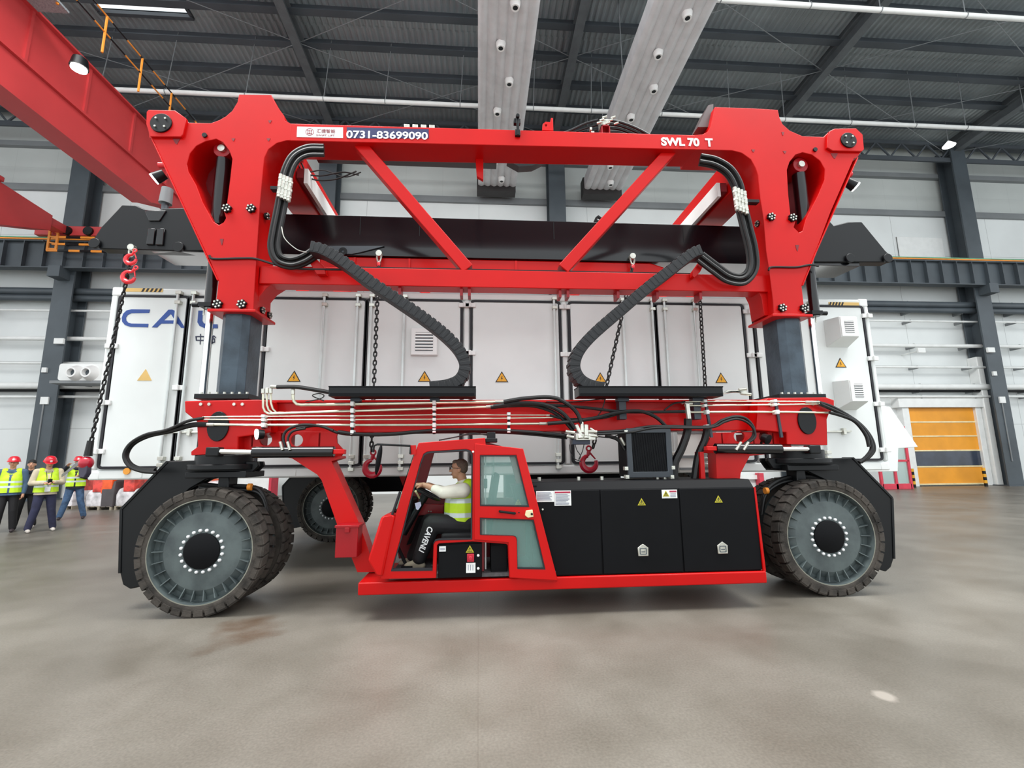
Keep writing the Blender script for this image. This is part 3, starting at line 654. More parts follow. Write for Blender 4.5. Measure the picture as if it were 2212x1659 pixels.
lift_chain('slanting black chain with red hook in front of the third door pair', (1366, 554), (1281, 968), (1273, 1000), 6.56, 6.3, 1.15)
t = thing('lifting_chain', 'black chain hanging down behind the right hand cable tray', 'chain', P(1512, 640, 6.5)); g = G(); chain(g, P(1509, 600, 6.5), P(1531, 960, 6.4)); g.build('chain', rub, t)
t = thing('lifting_chain', 'long black chain hanging from the left end of the lifting beam past the container corner', 'chain', P(200, 950, 6.4))
a = P(285, 535, 6.55); shackle(a, t); g = G(); chain(g, P(283, 560, 6.5), P(197, 955, 6.3)); chain(g, P(282, 578, 6.45), P(272, 600, 6.45)); g.build('chain', rub, t)
hook(P(283, 560, 6.48), .8, t, hookB, tilt=.3); hook(P(279, 598, 6.44), .9, t, hookB, tilt=.5)
G().tube([P(196, 952, 6.3), P(190, 985, 6.3)], [.035, .045], 10).build('swivel', rub, t)
G().sph(P(186, 1000, 6.3), .075, 14, 10, sc=(1.1, 1, 1.1)).build('hook_block', hookR, t); G().slab(XZ([(176, 1008), (195, 1005), (194, 1022), (188, 1032), (176, 1030)], 6.3), 6.25, 6.33).build('latch_plate', mat('latch_dark', (70, 66, 84), .4), t, bevel=.01)
# strap held by the man
a = P(133, 1028, 11.6); b = P(183, 990, 6.35); tag(G().tube([a, b], 1, sect=[(-.03, -.003), (.03, -.003), (.03, .003), (-.03, .003)]).build('lashing_strap', mat('strap_grey', (120, 120, 122), .6)), 'grey lashing strap from the hands of the man in beige to the left container corner', 'strap')
# ================================================================ straddle carrier
YM = 7.925
sc = thing('straddle_carrier', 'huge red and black four-legged straddle carrier on solid tyres filling the picture', 'straddle carrier', (.6, YM, 0))
MIR = []
def part(g, name, m, parent=None, mir=True, **k):
    o = g.build(name, m, parent or sc, **k)
    if mir and parent is None: MIR.append(o)
    return o
YF = 5.6
# ---- masts with their outer arms: one polygon each, window cut through
Lout = [(516, 204), (586, 205), (599, 230), (613, 249), (615, 260), (628, 266.6), (628, 303), (618, 303.5), (598, 309), (580, 322), (571, 340), (568, 363), (561, 450), (554, 558), (548.5, 640), (547.5, 676), (464, 674), (468, 640), (471.6, 607), (452, 561), (446.6, 551), (375.6, 400), (357, 363), (327.5, 299), (322, 297), (319, 267), (320.6, 246), (325, 241), (382.5, 243), (398.5, 254.4), (407.6, 264.7), (455, 266), (474, 259), (488, 251), (501.6, 239), (513, 220)]
Lwin = [(444, 305), (467, 300), (481, 307), (495, 325), (501.6, 343), (497, 386), (490, 441), (482, 452), (488, 471), (483, 480), (473, 486), (460, 478), (437.4, 436.5), (423.7, 400), (406.5, 370), (403, 354), (410, 331), (424, 315)]
Rout = [(1544, 231), (1620, 233.5), (1680.5, 237), (1684, 254), (1690.6, 268), (1706, 282), (1733.7, 294), (1779, 295.7), (1789, 286), (1799.5, 281), (1845, 280.5), (1859, 293.7), (1861.5, 326.6), (1852.7, 339), (1845, 342), (1822, 395), (1794.4, 458), (1763, 542), (1751, 572), (1732, 618), (1735.5, 650), (1740, 684), (1672, 685), (1670, 650), (1661, 580), (1655, 542), (1650, 478), (1642.5, 428), (1637.5, 377), (1632, 362), (1622, 344), (1602, 330), (1582, 325), (1500, 323), (1500, 291.5), (1518, 290), (1529, 284), (1535, 273)]
Rwin = [(1733.7, 329), (1754, 334), (1771.6, 347), (1782, 364.6), (1782, 387), (1766.6, 423), (1741, 473), (1733.7, 498.7), (1726, 502.5), (1714.7, 491), (1718.5, 478.5), (1708, 468), (1703, 420), (1700, 367), (1706, 349), (1718.5, 334)]
for out, win, side in ((Lout, Lwin, -1), (Rout, Rwin, 1)):
    o = part(G().slab([XZ(out, YF), XZ(win, YF)], YF, YF+.46), 'mast_frame', red, bevel=.006)
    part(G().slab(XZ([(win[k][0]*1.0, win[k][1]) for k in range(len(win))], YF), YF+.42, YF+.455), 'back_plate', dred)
    # pin head
    if side < 0: hp = [(320.6, 246), (325, 241), (382, 242.5), (406, 260), (398.5, 294.5), (394, 299.5), (328, 299), (319.5, 272)]; pc = (349, 267, 23); lug = (442, 292, 6)
    else: hp = [(1789, 286), (1799.5, 281), (1845, 280.5), (1859, 293.7), (1862, 326.6), (1858, 330), (1795, 329), (1783, 322), (1784, 296)]; pc = (1832, 304, 20.5); lug = (1761, 323, 6)
    hd = part(G().slab(XZ(hp, YF), YF-.035, YF+.01), 'pin_plate', red, bevel=.008)
    c = P(pc[0], pc[1], YF-.035); r = pc[2]*.0056
    pin = G().cyl((c.x, YF-.055, c.z), (c.x, YF-.03, c.z), r, n=32).build('pin_cap', blk, hd, bevel=.004)
    g = G()
    for a in (45, 135, 225, 315): q = Vector((c.x+r*.62*math.cos(math.radians(a)), 0, c.z+r*.62*math.sin(math.radians(a)))); g.cyl((q.x, YF-.07, q.z), (q.x, YF-.05, q.z), .014, n=6)
    g.build_each('bolt', steel, pin)
    q = P(lug[0], lug[1], YF-.01); part(G().cyl((q.x, YF-.02, q.z), (q.x, YF+.01, q.z), .03, n=16), 'grease_port', blk, None)
    # small dark weld slots
    sl = [(381, 306, 8, 6), (504, 302, 4, 3), (583, 263, 4, 3), (580, 302, 4, 3), (479, 523, 4, 7)] if side < 0 else [(1802, 337, 8, 6), (1627, 326, 4, 3), (1695, 329, 4, 3), (1691, 289, 3, 4), (1722, 536, 4, 7)]
    g = G()
    for x, y, w, h in sl: g.slab(XZ([(x-w, y-h), (x+w, y-h), (x+w*.2, y+h), (x-w*.3, y+h*.6)], YF-.002), YF-.004, YF+.004)
    part(g, 'cut_out', dred)
    # diagonal flange on the outer arm, lit edge
    e = PL([(329, 301), (446, 552), (471, 606)] if side < 0 else [(1852, 341), (1762, 545), (1733, 617)], YF)
    g = G()
    for a, b in zip(e, e[1:]): g.beam(a+Vector((0, .235, 0)), b+Vector((0, .235, 0)), .014, .5)
    part(g, 'arm_flange', red, bevel=.003)
    # sleeve foot flange
    x0 = P(464 if side < 0 else 1672, 668, YF).x; x1 = P(547 if side < 0 else 1741, 668, YF).x; zf = P(505, 676, YF).z if side < 0 else P(1705, 686, YF).z
    part(G().box(x0-.06, x1+.05, YF-.05, YF+.51, zf, zf+.035), 'sleeve_flange', red, bevel=.006)
    # wall brackets (gusset towards the lower beam)
    gp = [(545, 610), (612, 618), (590, 632), (575, 650), (569, 676), (545, 676)] if side < 0 else [(1672, 610), (1600, 622), (1618, 632), (1628, 652), (1634, 690), (1672, 690)]
    part(G().slab(XZ(gp, YF+.3), YF+.12, YF+.42), 'corner_gusset', red, bevel=.006)
    # bolt clusters
    cl = [(492, 452), (544, 452), (472, 658), (524, 658)] if side < 0 else [(1664, 470), (1710, 472), (1688, 666), (1735, 667)]
    for x, y in cl:
        c = P(x, y, YF); g = G().cyl((c.x, YF-.03, c.z), (c.x, YF, c.z), .035, n=12)
        for k in range(6): a = PI*k/3+.3; g.cyl((c.x+.038*math.cos(a), YF-.035, c.z+.038*math.sin(a)), (c.x+.038*math.cos(a), YF, c.z+.038*math.sin(a)), .02, n=8)
        g.mi(1)
        for k in range(6): a = PI*k/3+.3; g.cyl((c.x+.04*math.cos(a), YF-.045, c.z+.04*math.sin(a)), (c.x+.04*math.cos(a), YF-.033, c.z+.04*math.sin(a)), .012, n=6)
        g.cyl((c.x, YF-.04, c.z), (c.x, YF-.03, c.z), .012, n=6)
        part(g, 'bolt_cluster', [blk, steel])
    xs = P(548.5, 640, YF).x if side < 0 else P(1670, 650, YF).x
    for y, z in ((YF+.13, P(*cl[1], YF).z-.02), (YF+.2, P(*cl[2], YF).z), (YF+.4, P(*cl[2], YF).z)):
        g = G().cyl((xs, y, z), (xs-side*.03, y, z), .045, n=12).mi(1)
        for k in range(6): a = PI*k/3; g.cyl((xs-side*.03, y+.035*math.cos(a), z+.035*math.sin(a)), (xs-side*.042, y+.035*math.cos(a), z+.035*math.sin(a)), .011, n=6)
        part(g, 'bolt_cluster', [blk, steel])
    # inner telescopic mast
    a, b = (-3.12, -2.79) if side < 0 else (3.96, 4.30)
    oc_ = [(a+.07, YF+.03), (b-.07, YF+.03), (b, YF+.1), (b, YF+.40), (b-.07, YF+.46), (a+.07, YF+.46), (a, YF+.40), (a, YF+.1)]
    part(G().ring([[Vector((u, v, z)) for u, v in oc_] for z in (2.36, 3.6)], None), 'inner_mast', colM, bevel=.004)
    zq = P(520, 862, YF).z
    part(G().box(a-.16, b+.12, YF-.05, YF+.55, 2.31, 2.37), 'mast_base_plate', blk, bevel=.004)
    g = G()
    for k in range(7): x = a-.1+k*(b-a+.18)/6; g.cyl((x, YF-.01, 2.37), (x, YF-.01, 2.395), .016, n=6)
    g.build_each('base_bolt', steel, sc)
    # lift cylinder: barrel up in the frame, chrome rod below
    xc = P(447, 750, YF+.22).x if side < 0 else P(1755, 750, YF+.25).x
    ztp = P(488, 335, YF+.22).z if side < 0 else P(1712, 367, YF+.22).z
    part(G().tube([(xc+.02, YF+.16, z) for z in (3.46, 4.55, 4.56, ztp-.12)], [.062, .062, .088, .088], 24), 'lift_cylinder', blkgl)
    part(G().cyl((xc, YF+.22, 2.36), (xc, YF+.22, 3.55), .04, n=16), 'cylinder_rod', chrome)
    part(G().cyl((xc+side*.09, YF+.24, 3.4), (xc+side*.09, YF+.24, 4.2), .010, n=8), 'guide_rail', steel)
    g = G().box(xc-.075, xc+.075, YF+.08, YF+.3, 3.47, 3.52); g.cyl((xc-side*-.1, YF+.14, 3.5), (xc-side*-.17, YF+.14, 3.5), .03, n=12); part(g, 'cylinder_bracket', blk)
    c = Vector((xc+.02, YF+.1, ztp)); part(G().slab([circ(c.x, c.z, .11)], YF+.1, YF+.36), 'cylinder_eye', redB, bevel=.004); part(G().cyl((c.x, YF+.07, c.z), (c.x, YF+.1, c.z), .045), 'eye_pin', steel)
# tower: right peak chamfer box on its left side
g = G().slab(XZ([(1497, 290), (1519, 244), (1530, 241), (1528, 285), (1518, 290)], YF+.25), YF+.1, YF+.35); part(g, 'lamp_box', mat('lamp_box_grey', (96, 84, 84), .4), mir=False)
# ---- upper and lower longitudinal beams
zu1 = P(1000, 278.5, YF).z; zu0 = P(1000, 309, YF).z; xl = P(575, 290, YF).x; xr_ = P(1560, 300, YF).x
g = G().ring([[Vector((x, YF+.001, z0)), Vector((x, YF+.001, z1)), Vector((x, YF+.39, z1)), Vector((x, YF+.39, z0))] for x, z0, z1 in ((-2.62, P(612, 303.5, YF).z, P(628, 266.8, YF).z), (3.18, P(1530, 323.5, YF).z, P(1518, 292, YF).z))], None)
part(g, 'upper_beam', red, bevel=.008)
YL = 5.68
zl1 = P(1100, 584, YL).z; zl0 = P(1100, 621.5, YL).z
part(G().box(P(560, 600, YL).x, P(1660, 610, YL).x, YL, YL+.22, zl0, zl1), 'lower_beam', red, bevel=.008)
g = G()
for px in (865, 997, 1014, 1208, 1225, 1332, 1416, 1508): p = P(px, 625, YL+.1); g.box(p.x-.018, p.x+.018, YL+.04, YL+.2, zl0-.1, zl0+.01)
MIR.extend(g.build_each('beam_rib', redB, sc))
part(G().box(P(760, 580, YL).x, P(1500, 580, YL).x, YL+.02, YL+.2, zl1, zl1+.02), 'cable_strip', blk, mir=False)
# ---- diagonal braces
for a, b in (((769, 305), (1011, 585)), ((1457, 318), (1215, 585))):
    A, B = P(*a, YL+.08), P(*b, YL+.08); part(G().beam(A, B, .16, .16), 'diagonal_brace', red, bevel=.01)
# hanging stub under upper beam
part(G().slab(XZ([(1027, 345), (1044, 345), (1044, 393), (1030, 385)], YF+.35), YF+.3, YF+.36), 'stop_bracket', red, mir=False, bevel=.004)
a = P(690, 352, 6.6); b = P(1070, 365, 6.6); part(G().box(P(688, 350, 6.6).x, P(1072, 360, 6.6).x, 6.45, 6.6, P(900, 360, 6.6).z, P(900, 340, 6.6).z), 'cable_duct', blk, mir=False, bevel=.006)
part(G().slab(XZ([(1095, 350), (1170, 352), (1150, 362), (1120, 364)], 6.5), 6.45, 6.6), 'hose_guide', blk, mir=False)
# ---- cross girders joining the two sides (they run away from the camera)
for x0, x1, s in ((-2.55, -2.95, 1), (3.70, 4.12, -1)):
    g = G().box(x0, x1, YF+.4, 2*YM-YF-.4, 5.45, 6.0); part(g, 'cross_girder', red, mir=False, bevel=.01)
    q = G().box(x0+s*.12, x0+s*.17, YF+.5, 2*YM-YF-.5, 5.40, 5.62); part(q, 'cable_channel', wht2, mir=False)
    part(G().box(x0+s*.02, x0+s*.11, YF+.5, 2*YM-YF-.5, 5.48, 5.62), 'cable_tray', dred, mir=False)
# ---- chassis
YCs = 5.66
zt = P(840, 867, YCs+.06).z; zb_ = P(840, 934, YCs+.06).z
g = G().box(P(560, 900, YCs).x, P(1650, 900, YCs).x, YCs+.06, YCs+.44, zb_, zt); part(g, 'chassis_beam', red, bevel=.01)
part(G().box(P(560, 900, YCs).x, P(1650, 900, YCs).x, YCs+.02, YCs+.48, zt-.02, zt+.012), 'chassis_top_plate', red, bevel=.004)
Lh = [(408, 868), (563, 865), (592, 868), (592, 935), (522, 945), (522, 978), (422, 984), (422, 975), (436, 965), (434, 912), (409, 892)]
Rh = [(1640, 868), (1651, 861), (1775, 860), (1792, 866), (1792, 883), (1781, 895), (1776.6, 906.5), (1778, 962), (1690, 960), (1690, 935), (1625, 930), (1630, 868)]
for out, s in ((Lh, -1), (Rh, 1)):
    o = part(G().slab(XZ(out, YF), YF-.08, YF+.5), 'leg_head', red, bevel=.01)
    c = P(472, 921, YF-.08) if s < 0 else P(1742, 909, YF-.08)
    cv = G().slab([(c.x+.118*math.cos(a), c.z+.17*math.sin(a)) for a in [2*PI*k/28 for k in range(28)]], YF-.1, YF-.07); cv.build('access_cover', blk, o, bevel=.004)
    g = G()
    for px in ((433, 451, 505, 523) if s < 0 else (1663, 1682, 1757, 1772)): q = P(px, 873, YF-.1); g.cyl((q.x, YF-.1, q.z), (q.x, YF-.08, q.z), .018, n=8)
    g.build_each('bolt', steel, o)
    # slewing ring and steering head
    cx = -2.72 if s < 0 else 3.93; cx = P(487, 985, YF+.15).x if s < 0 else P(1722, 985, YF+.15).x
    zr = P(490, 982, YF).z
    part(G().cyl((cx, YF+.15, zr-.13), (cx, YF+.15, zr-.005), .30, n=36), 'slewing_ring', blk, bevel=.006)
    # bracket box with round holes
    if s < 0: bp = [(522, 931), (729, 933), (727, 943), (728, 957), (742, 972), (741, 978), (735, 990), (629, 990), (540, 975), (522, 970)]; hs = [(574, 950), (641, 951)]
    else: bp = [(1524, 935), (1690, 932), (1705, 940), (1712, 975), (1620, 985), (1512, 978), (1512, 970), (1527, 962), (1533, 948)]; hs = [(1597, 943), (1651, 944)]
    Yb = YCs
    part(G().slab([XZ(bp, Yb)]+[circ(P(*h, Yb).x, P(*h, Yb).z, .07, 18) for h in hs], Yb, Yb+.04), 'outrigger_box', red, bevel=.004)
    g = G()
    for px in ((545, 608, 690) if s < 0 else (1560, 1628, 1670)): q = P(px, 950, Yb); g.box(q.x-.01, q.x+.01, Yb, Yb+.38, q.z-.08, q.z+.08)
    MIR.extend(g.build_each('outrigger_rib', red, sc))
    # steering cylinder
    if s < 0: A, B, Cc = P(547, 977, 5.34), P(722, 976, 5.34), P(462, 975, 5.34)
    else: A, B, Cc = P(1686, 970, 5.34), P(1545, 969, 5.34), P(1757, 970, 5.34)
    part(G().cyl(A, B, .062, n=20), 'steering_cylinder', blkgl, bevel=.004); part(G().cyl(Cc, A, .03, n=14), 'steering_rod', chrome)
    part(G().box(Cc.x-.07, Cc.x+.07, 5.30, 5.42, Cc.z-.055, Cc.z+.045), 'rod_clevis', blk, bevel=.012)
    part(G().beam(B, B+(B-A).normalized()*.12, .05, .09), 'cylinder_clevis', red, bevel=.006)
    for k in (0, 1):
        q = P((610 if s < 0 else 1590)+k*16, 972, 5.27); w = q+Vector((-.03 if s < 0 else .07, .0, .09)); part(G().cyl(q, w, .016, n=8), 'hose_fitting', steel)
    # fork: black plate arm between the twin wheels
    if s < 0: fk = [(356, 1003), (362, 997), (437, 993.6), (556, 997), (558, 1006), (538, 1026), (506, 1029), (478, 1029), (444, 1036), (409, 1056), (385, 1080), (400, 1150), (430, 1195), (400, 1230), (330, 1262), (281, 1272.6), (265, 1263), (259, 1238), (262, 1100)]
    else: fk = [(1781, 990.5), (1839, 989), (1859, 1005), (1927, 1076), (1931, 1207), (1925, 1225), (1914, 1235), (1880, 1225), (1790, 1190), (1800, 1120), (1812, 1060), (1784, 1037), (1758, 1025), (1740, 1016), (1671, 1013), (1659, 996), (1659, 990), (1700, 988)]
    part(G().slab(XZ(fk, 5.66), 5.66, 5.72), 'wheel_fork', blk, bevel=.01)
    part(G().slab(XZ([(fk[i][0], fk[i][1]) for i in range(len(fk))], 5.66), 5.80, 5.84), 'wheel_fork', blk)
    q = [P(*v, 5.66) for v in ([(362, 997), (262, 1100), (259, 1238)] if s < 0 else [(1842, 989), (1927, 1076), (1931, 1207)])]
    g = G()
    for a, b in zip(q, q[1:]): g.beam(a+Vector((0, .09, 0)), b+Vector((0, .09, 0)), .03, .2)
    part(g, 'fork_web', blk, bevel=.005)
    part(G().cyl((cx, 5.75, zr-.17), (cx, 5.75, zr-.11), .37, n=40).box(cx-.3, cx+.36, 5.52, 5.98, zr-.26, zr-.19), 'fork_head', blk, bevel=.008)
    part(G().box(cx+.02 if s < 0 else cx-.14, cx+.14 if s < 0 else cx-.02, 5.6, 5.8, zr-.75, zr-.25), 'fork_post', blk, bevel=.01)
    # axle
    wx = -2.93 if s < 0 else 4.10
    part(G().cyl((wx, 5.36, .66), (wx, 6.1, .66), .17, n=24), 'axle', blk)
    # brake hoses over the inner tyre
    if s < 0: hp_ = [(430, 1045), (470, 1050), (540, 1052), (565, 1065), (578, 1105)]
    else: hp_ = [(1800, 1040), (1740, 1030), (1690, 1035), (1655, 1060), (1645, 1105)]
    part(G().hose(PL(hp_, 5.72), .028).hose(PL([(a, b+8) for a, b in hp_], 5.70), .018), 'brake_hose', rub)
    p = P(*hp_[2], 5.68) if s < 0 else P(*hp_[3], 5.68); part(G().cyl(p-Vector((.02, 0, 0)), p+Vector((.02, 0, 0)), .04), 'hose_ring', orS)
# ---- wheels
def wheel(x, y, dr, full=True):
    """solid tyre on a dished disc; dr = -1 when the dish looks towards the camera"""
    R, w, z = .655, .29, .655
    rimP = [(.0, .045), (.19, .045), (.36, .05), (.40, .055), (.47, .10), (.525, .105), (.53, .0), (.543, .0), (.543, w), (0, w)]
    g = G(); g.lathe((x, y, z), [(r, -dr*d) for r, d in rimP[:7]], 60).mi(1).lathe((x, y, z), [(r, -dr*d) for r, d in rimP[6:8]], 60).mi(0).lathe((x, y, z), [(r, -dr*d) for r, d in rimP[8:]], 60)
    for k in range(26):
        a = 2*PI*k/26; c, s_ = math.cos(a), math.sin(a); tq = Vector((-s_, 0, c))*.005
        q = [Vector((r*c, -dr*d, r*s_))+Vector((x, y, z)) for r, d in ((.40, .052), (.505, .03), (.505, .108), (.47, .102))]
        g.add([p+tq for p in q]+[p-tq for p in q], [(0, 1, 2, 3), (7, 6, 5, 4), (0, 4, 5, 1), (1, 5, 6, 2), (2, 6, 7, 3), (3, 7, 4, 0)])
    rim = part(g, 'wheel', [rimM, rimE], ang=25)
    t = G(); t.lathe((x, y, z), [(.54, -dr*.0), (.56, -dr*-.006), (.61, -dr*.0), (.63, -dr*.02), (.632, -dr*(w-.02)), (.61, -dr*w), (.54, -dr*w)], 72)
    n = 34
    for k in range(n):
        for row in (0, 1):
            a = 2*PI*(k+(.0 if row == 0 else .5))/n; da = 2*PI/n*.40; lo, hi = (-.012, w*.5-.012) if row == 0 else (w*.5+.012, w+.012)
            vs = []
            for rr in (.625, R):
                for d, sk in ((lo, -.25), (hi, .25)):
                    for sg in (-1, 1):
                        aa = a+da*(sg+sk*(1 if row == 0 else -1)); tap = .0 if rr < .64 else (.012 if d == lo and row == 0 or d == hi and row == 1 else 0)*(1 if d == lo else -1)
                        vs.append(Vector((x+rr*math.cos(aa), y-dr*(d+tap), z+rr*math.sin(aa))))
            # order: r(0/1) d(0/1) s(0/1)
            i = lambda a_, b_, c_: a_*4+b_*2+c_
            t.add(vs, [(i(0,0,0), i(0,0,1), i(0,1,1), i(0,1,0)), (i(1,0,0), i(1,1,0), i(1,1,1), i(1,0,1)), (i(0,0,0), i(1,0,0), i(1,0,1), i(0,0,1)), (i(0,1,0), i(0,1,1), i(1,1,1), i(1,1,0)), (i(0,0,0), i(0,1,0), i(1,1,0), i(1,0,0)), (i(0,0,1), i(1,0,1), i(1,1,1), i(0,1,1))])
            # side wall lug
            if row == 0:
                vs = []
                for rr in (.585, .64):
                    for d in (-.014, .03):
                        for sg in (-1, 1): aa = a+da*(sg-.25); vs.append(Vector((x+rr*math.cos(aa), y-dr*d, z+rr*math.sin(aa))))
                t.add(vs, [(0, 1, 3, 2), (4, 6, 7, 5), (0, 4, 5, 1), (2, 3, 7, 6), (0, 2, 6, 4), (1, 5, 7, 3)])
    t.build('tyre', tyreM, rim, ang=30)
    g = G().lathe((x, y, z), [(0, -dr*.02), (.17, -dr*.02), (.185, -dr*.03), (.185, -dr*.05)], 40); g.build('hub_cover', blk2, rim)
    g = G()
    for k in range(20):
        a = 2*PI*(k+.5)/20; q = Vector((x+.213*math.cos(a), y, z+.213*math.sin(a))); g.lathe(q, [(0, -dr*.018), (.011, -dr*.021), (.017, -dr*.029), (.017, -dr*.05)], 10)
    nutM = MATS.get('nut_white') or mat('nut_white', (236, 238, 240), .35, metal=.2, var=0)
    if dr < 0: g.build_each('lug_nut', nutM, rim)
    else: g.build('lug_nuts', nutM, rim)['kind'] = 'stuff'
for x in (-2.93, 4.10): wheel(x, 5.32, -1); wheel(x, 6.14, 1)
# ---- sloping legs carrying the side sill
YS = 5.02
def leg(pts, y0, y1, nm='sill_leg'): part(G().slab(XZ(pts, y0), y0, y1), nm, red)
leg([(629, 989), (735, 985), (736, 990), (716, 996), (779, 1138), (812, 1236), (772, 1236), (742, 1160), (729, 1135), (694.5, 1037), (685, 1025)], 5.40, 5.62)
leg([(1546, 978), (1620, 984), (1600, 1022), (1596, 1060), (1550, 1060)], 5.40, 5.6); leg([(1512, 976), (1520, 976), (1526, 1060), (1516, 1060)], 5.42, 5.56)
# tool box on the leg
p0, p1 = P(726, 1138, 5.2), P(771, 1204, 5.2); tb = part(G().box(p0.x, p1.x, 5.2, 5.4, p1.z, p0.z), 'document_box', redB, bevel=.006, mir=False)
G().box(p0.x-.012, p1.x+.012, 5.19, 5.42, p0.z-.012, p0.z+.014).build('lid', redB, tb, bevel=.004); G().box((p0.x+p1.x)/2-.02, (p0.x+p1.x)/2+.03, 5.18, 5.2, p0.z-.06, p0.z-.01).build('latch', redB, tb, bevel=.003)
# ---- side sill
zs0 = .25; zs1 = P(1200, 1247, YS).z; xs0 = P(773, 1270, YS).x; xs1 = P(1657, 1250, YS).x
part(G().box(xs0, xs1, YS, 5.92, zs0, zs1), 'side_sill', red, bevel=.012)
# ---- black machinery cabinets
xc0 = P(1150, 1150, 5.05).x; xc1 = P(1640, 1150, 5.05).x; zc = P(1400, 1056, 5.05).z; zc2 = zc+.085
cab_ = part(G().ring([[Vector((x, 5.06, zs1)), Vector((x, 5.06, zc)), Vector((x, 5.14, zc2)), Vector((x, 5.9, zc2)), Vector((x, 5.9, zs1))] for x in (xc0, xc1-.01)], None), 'machinery_cabinet', blk2, bevel=.006)
sx = [xc0, P(1299, 1150, 5.05).x, P(1470, 1120, 5.05).x, xc1]
for a, b in zip(sx, sx[1:]): G().box(a+.007, b-.007, 5.045, 5.065, zs1+.012 if a < sx[2]-.01 and a < sx[1]-.01 else zs1+.17 if 0 else zs1+.012, zc-.004).build('cabinet_door', blk2, cab_, bevel=.005)
G().ring([[Vector((xc1, 5.03, zs1)), Vector((xc1+.025, 5.03, zs1)), Vector((xc1+.025, 5.06, zs1)), Vector((xc1, 5.06, zs1))], [Vector((xc1-.02, 5.04, zc)), Vector((xc1+.0, 5.04, zc)), Vector((xc1+.0, 5.07, zc)), Vector((xc1-.02, 5.07, zc))]], None).build('edge_strip', red, cab_)
def plate(px0, py0, px1, py1, Y, m, nm, par, th=.003, mir=False):
    a, b = P(px0, py0, Y), P(px1, py1, Y); return G().box(a.x, b.x, Y-th, Y, b.z, a.z).build(nm, m, par)
lines = mat('print_grey', (130, 135, 150), .6, var=0)
lb1 = plate(1158, 1061, 1197, 1084, 5.043, wht2, 'notice_label', cab_); lb2 = plate(1197, 1060, 1234, 1092, 5.042, wht2, 'notice_label', cab_)
plate(1198.5, 1062, 1232, 1065, 5.038, mat('label_red', (170, 40, 70), .5, var=0), 'label_header', lb2)
for L_, (x0, x1, y0, y1) in ((lb1, (1160, 1193, 1064, 1082)), (lb2, (1200, 1231, 1068, 1089))):
    g = G(); y = y0
    while y < y1: a, b = P(x0, y, 5.038), P(x1-random.random()*10, y+.7, 5.038); g.box(a.x, b.x, 5.036, 5.039, b.z, a.z); y += 2.6
    g.build('print_lines', lines, L_)
w2 = plate(1429, 1058, 1463, 1076, 5.043, wht2, 'notice_label', cab_)
plate(1446, 1060, 1461, 1063, 5.039, MATS['label_red'], 'label_header', w2)
def wtri(px, py, w, Y, par, m=yelK):
    p = P(px, py, Y); s = w/2; t = lambda k: [(p.x-s*k, p.z-s*.6*k), (p.x+s*k, p.z-s*.6*k), (p.x, p.z+s*1.1*k)]
    o = G().slab(t(1), Y-.003, Y).build('warning_sign', m, par); G().slab([t(.62), t(.5)], Y-.0045, Y-.003).box(p.x-.003, p.x+.003, Y-.0045, Y-.003, p.z-.008, p.z+.02).build('warning_symbol', seal, o)
wtri(1438.5, 1068, .075, 5.040, w2); wtri(1386, 1086, .09, 5.044, cab_); wtri(1552, 1080, .09, 5.044, cab_)
g = G(); 
for y in (1066, 1069, 1072): a, b = P(1448, y, 5.039), P(1460, y+.8, 5.039); g.box(a.x, b.x, 5.037, 5.04, b.z, a.z)
g.build('print_lines', lines, w2)
for px, py in ((1388.5, 1188), (1560, 1183)):
    p = P(px, py, 5.044); o = G().slab([(p.x-.055, p.z-.06), (p.x+.055, p.z-.06), (p.x+.058, p.z+.025), (p.x, p.z+.065), (p.x-.058, p.z+.025)], 5.03, 5.045).build('paddle_latch', steel, cab_, bevel=.004)
    G().slab([rrect(p.x-.038, p.x+.038, p.z-.045, p.z+.022, .01), rrect(p.x-.03, p.x+.03, p.z-.037, p.z+.014, .008)], 5.027, 5.031).box(p.x-.02, p.x+.02, 5.026, 5.031, p.z-.02, p.z-.012).build('latch_handle', dgrey, o)
p = P(1172, 1100, 5.044); G().cyl((p.x, 5.03, p.z), (p.x, 5.045, p.z), .01).build('key_lock', steel, cab_)
# gap boxes on top of the cabinets: pale rail and fittings
g = G()
for px in (1165, 1250, 1300, 1420, 1436): p = P(px, 1034, 5.4); g.cyl((p.x, 5.4, zc2), (p.x, 5.4, zc2+.04), .02, n=8)
g.build_each('cap_nut', steel, cab_)
# ---- cooler
q0, q1 = P(1357, 930, 5.36), P(1447, 1026, 5.36); ck = part(G().box(q0.x-.03, q1.x+.03, 5.36, 5.7, q1.z-.02, q0.z+.02), 'oil_cooler', blk2, bevel=.01)
G().slab([[(q0.x-.035, q1.z-.025), (q1.x+.035, q1.z-.025), (q1.x+.035, q0.z+.025), (q0.x-.035, q0.z+.025)], [(q0.x+.03, q1.z+.04), (q1.x-.03, q1.z+.04), (q1.x-.03, q0.z-.03), (q0.x+.03, q0.z-.03)]], 5.335, 5.36).build('cooler_frame', mat('cooler_blue_black', (38, 46, 54), .4, coat=.2), ck, bevel=.006)
g = G()
for k in range(34): x = q0.x+.03+(q1.x-q0.x-.06)*k/33; g.box(x-.002, x+.002, 5.35, 5.362, q1.z+.04, q0.z-.03)
g.build('cooler_fins', blk, ck)
for px, py in ((1355, 1030), (1452, 1030), (1352, 933), (1353, 1012), (1454, 1010)): p = P(px, py, 5.34); G().box(p.x-.02, p.x+.02, 5.33, 5.4, p.z-.02, p.z+.02).cyl((p.x, 5.32, p.z), (p.x, 5.33, p.z), .012, n=8).build('mount_bolt', steel, ck)
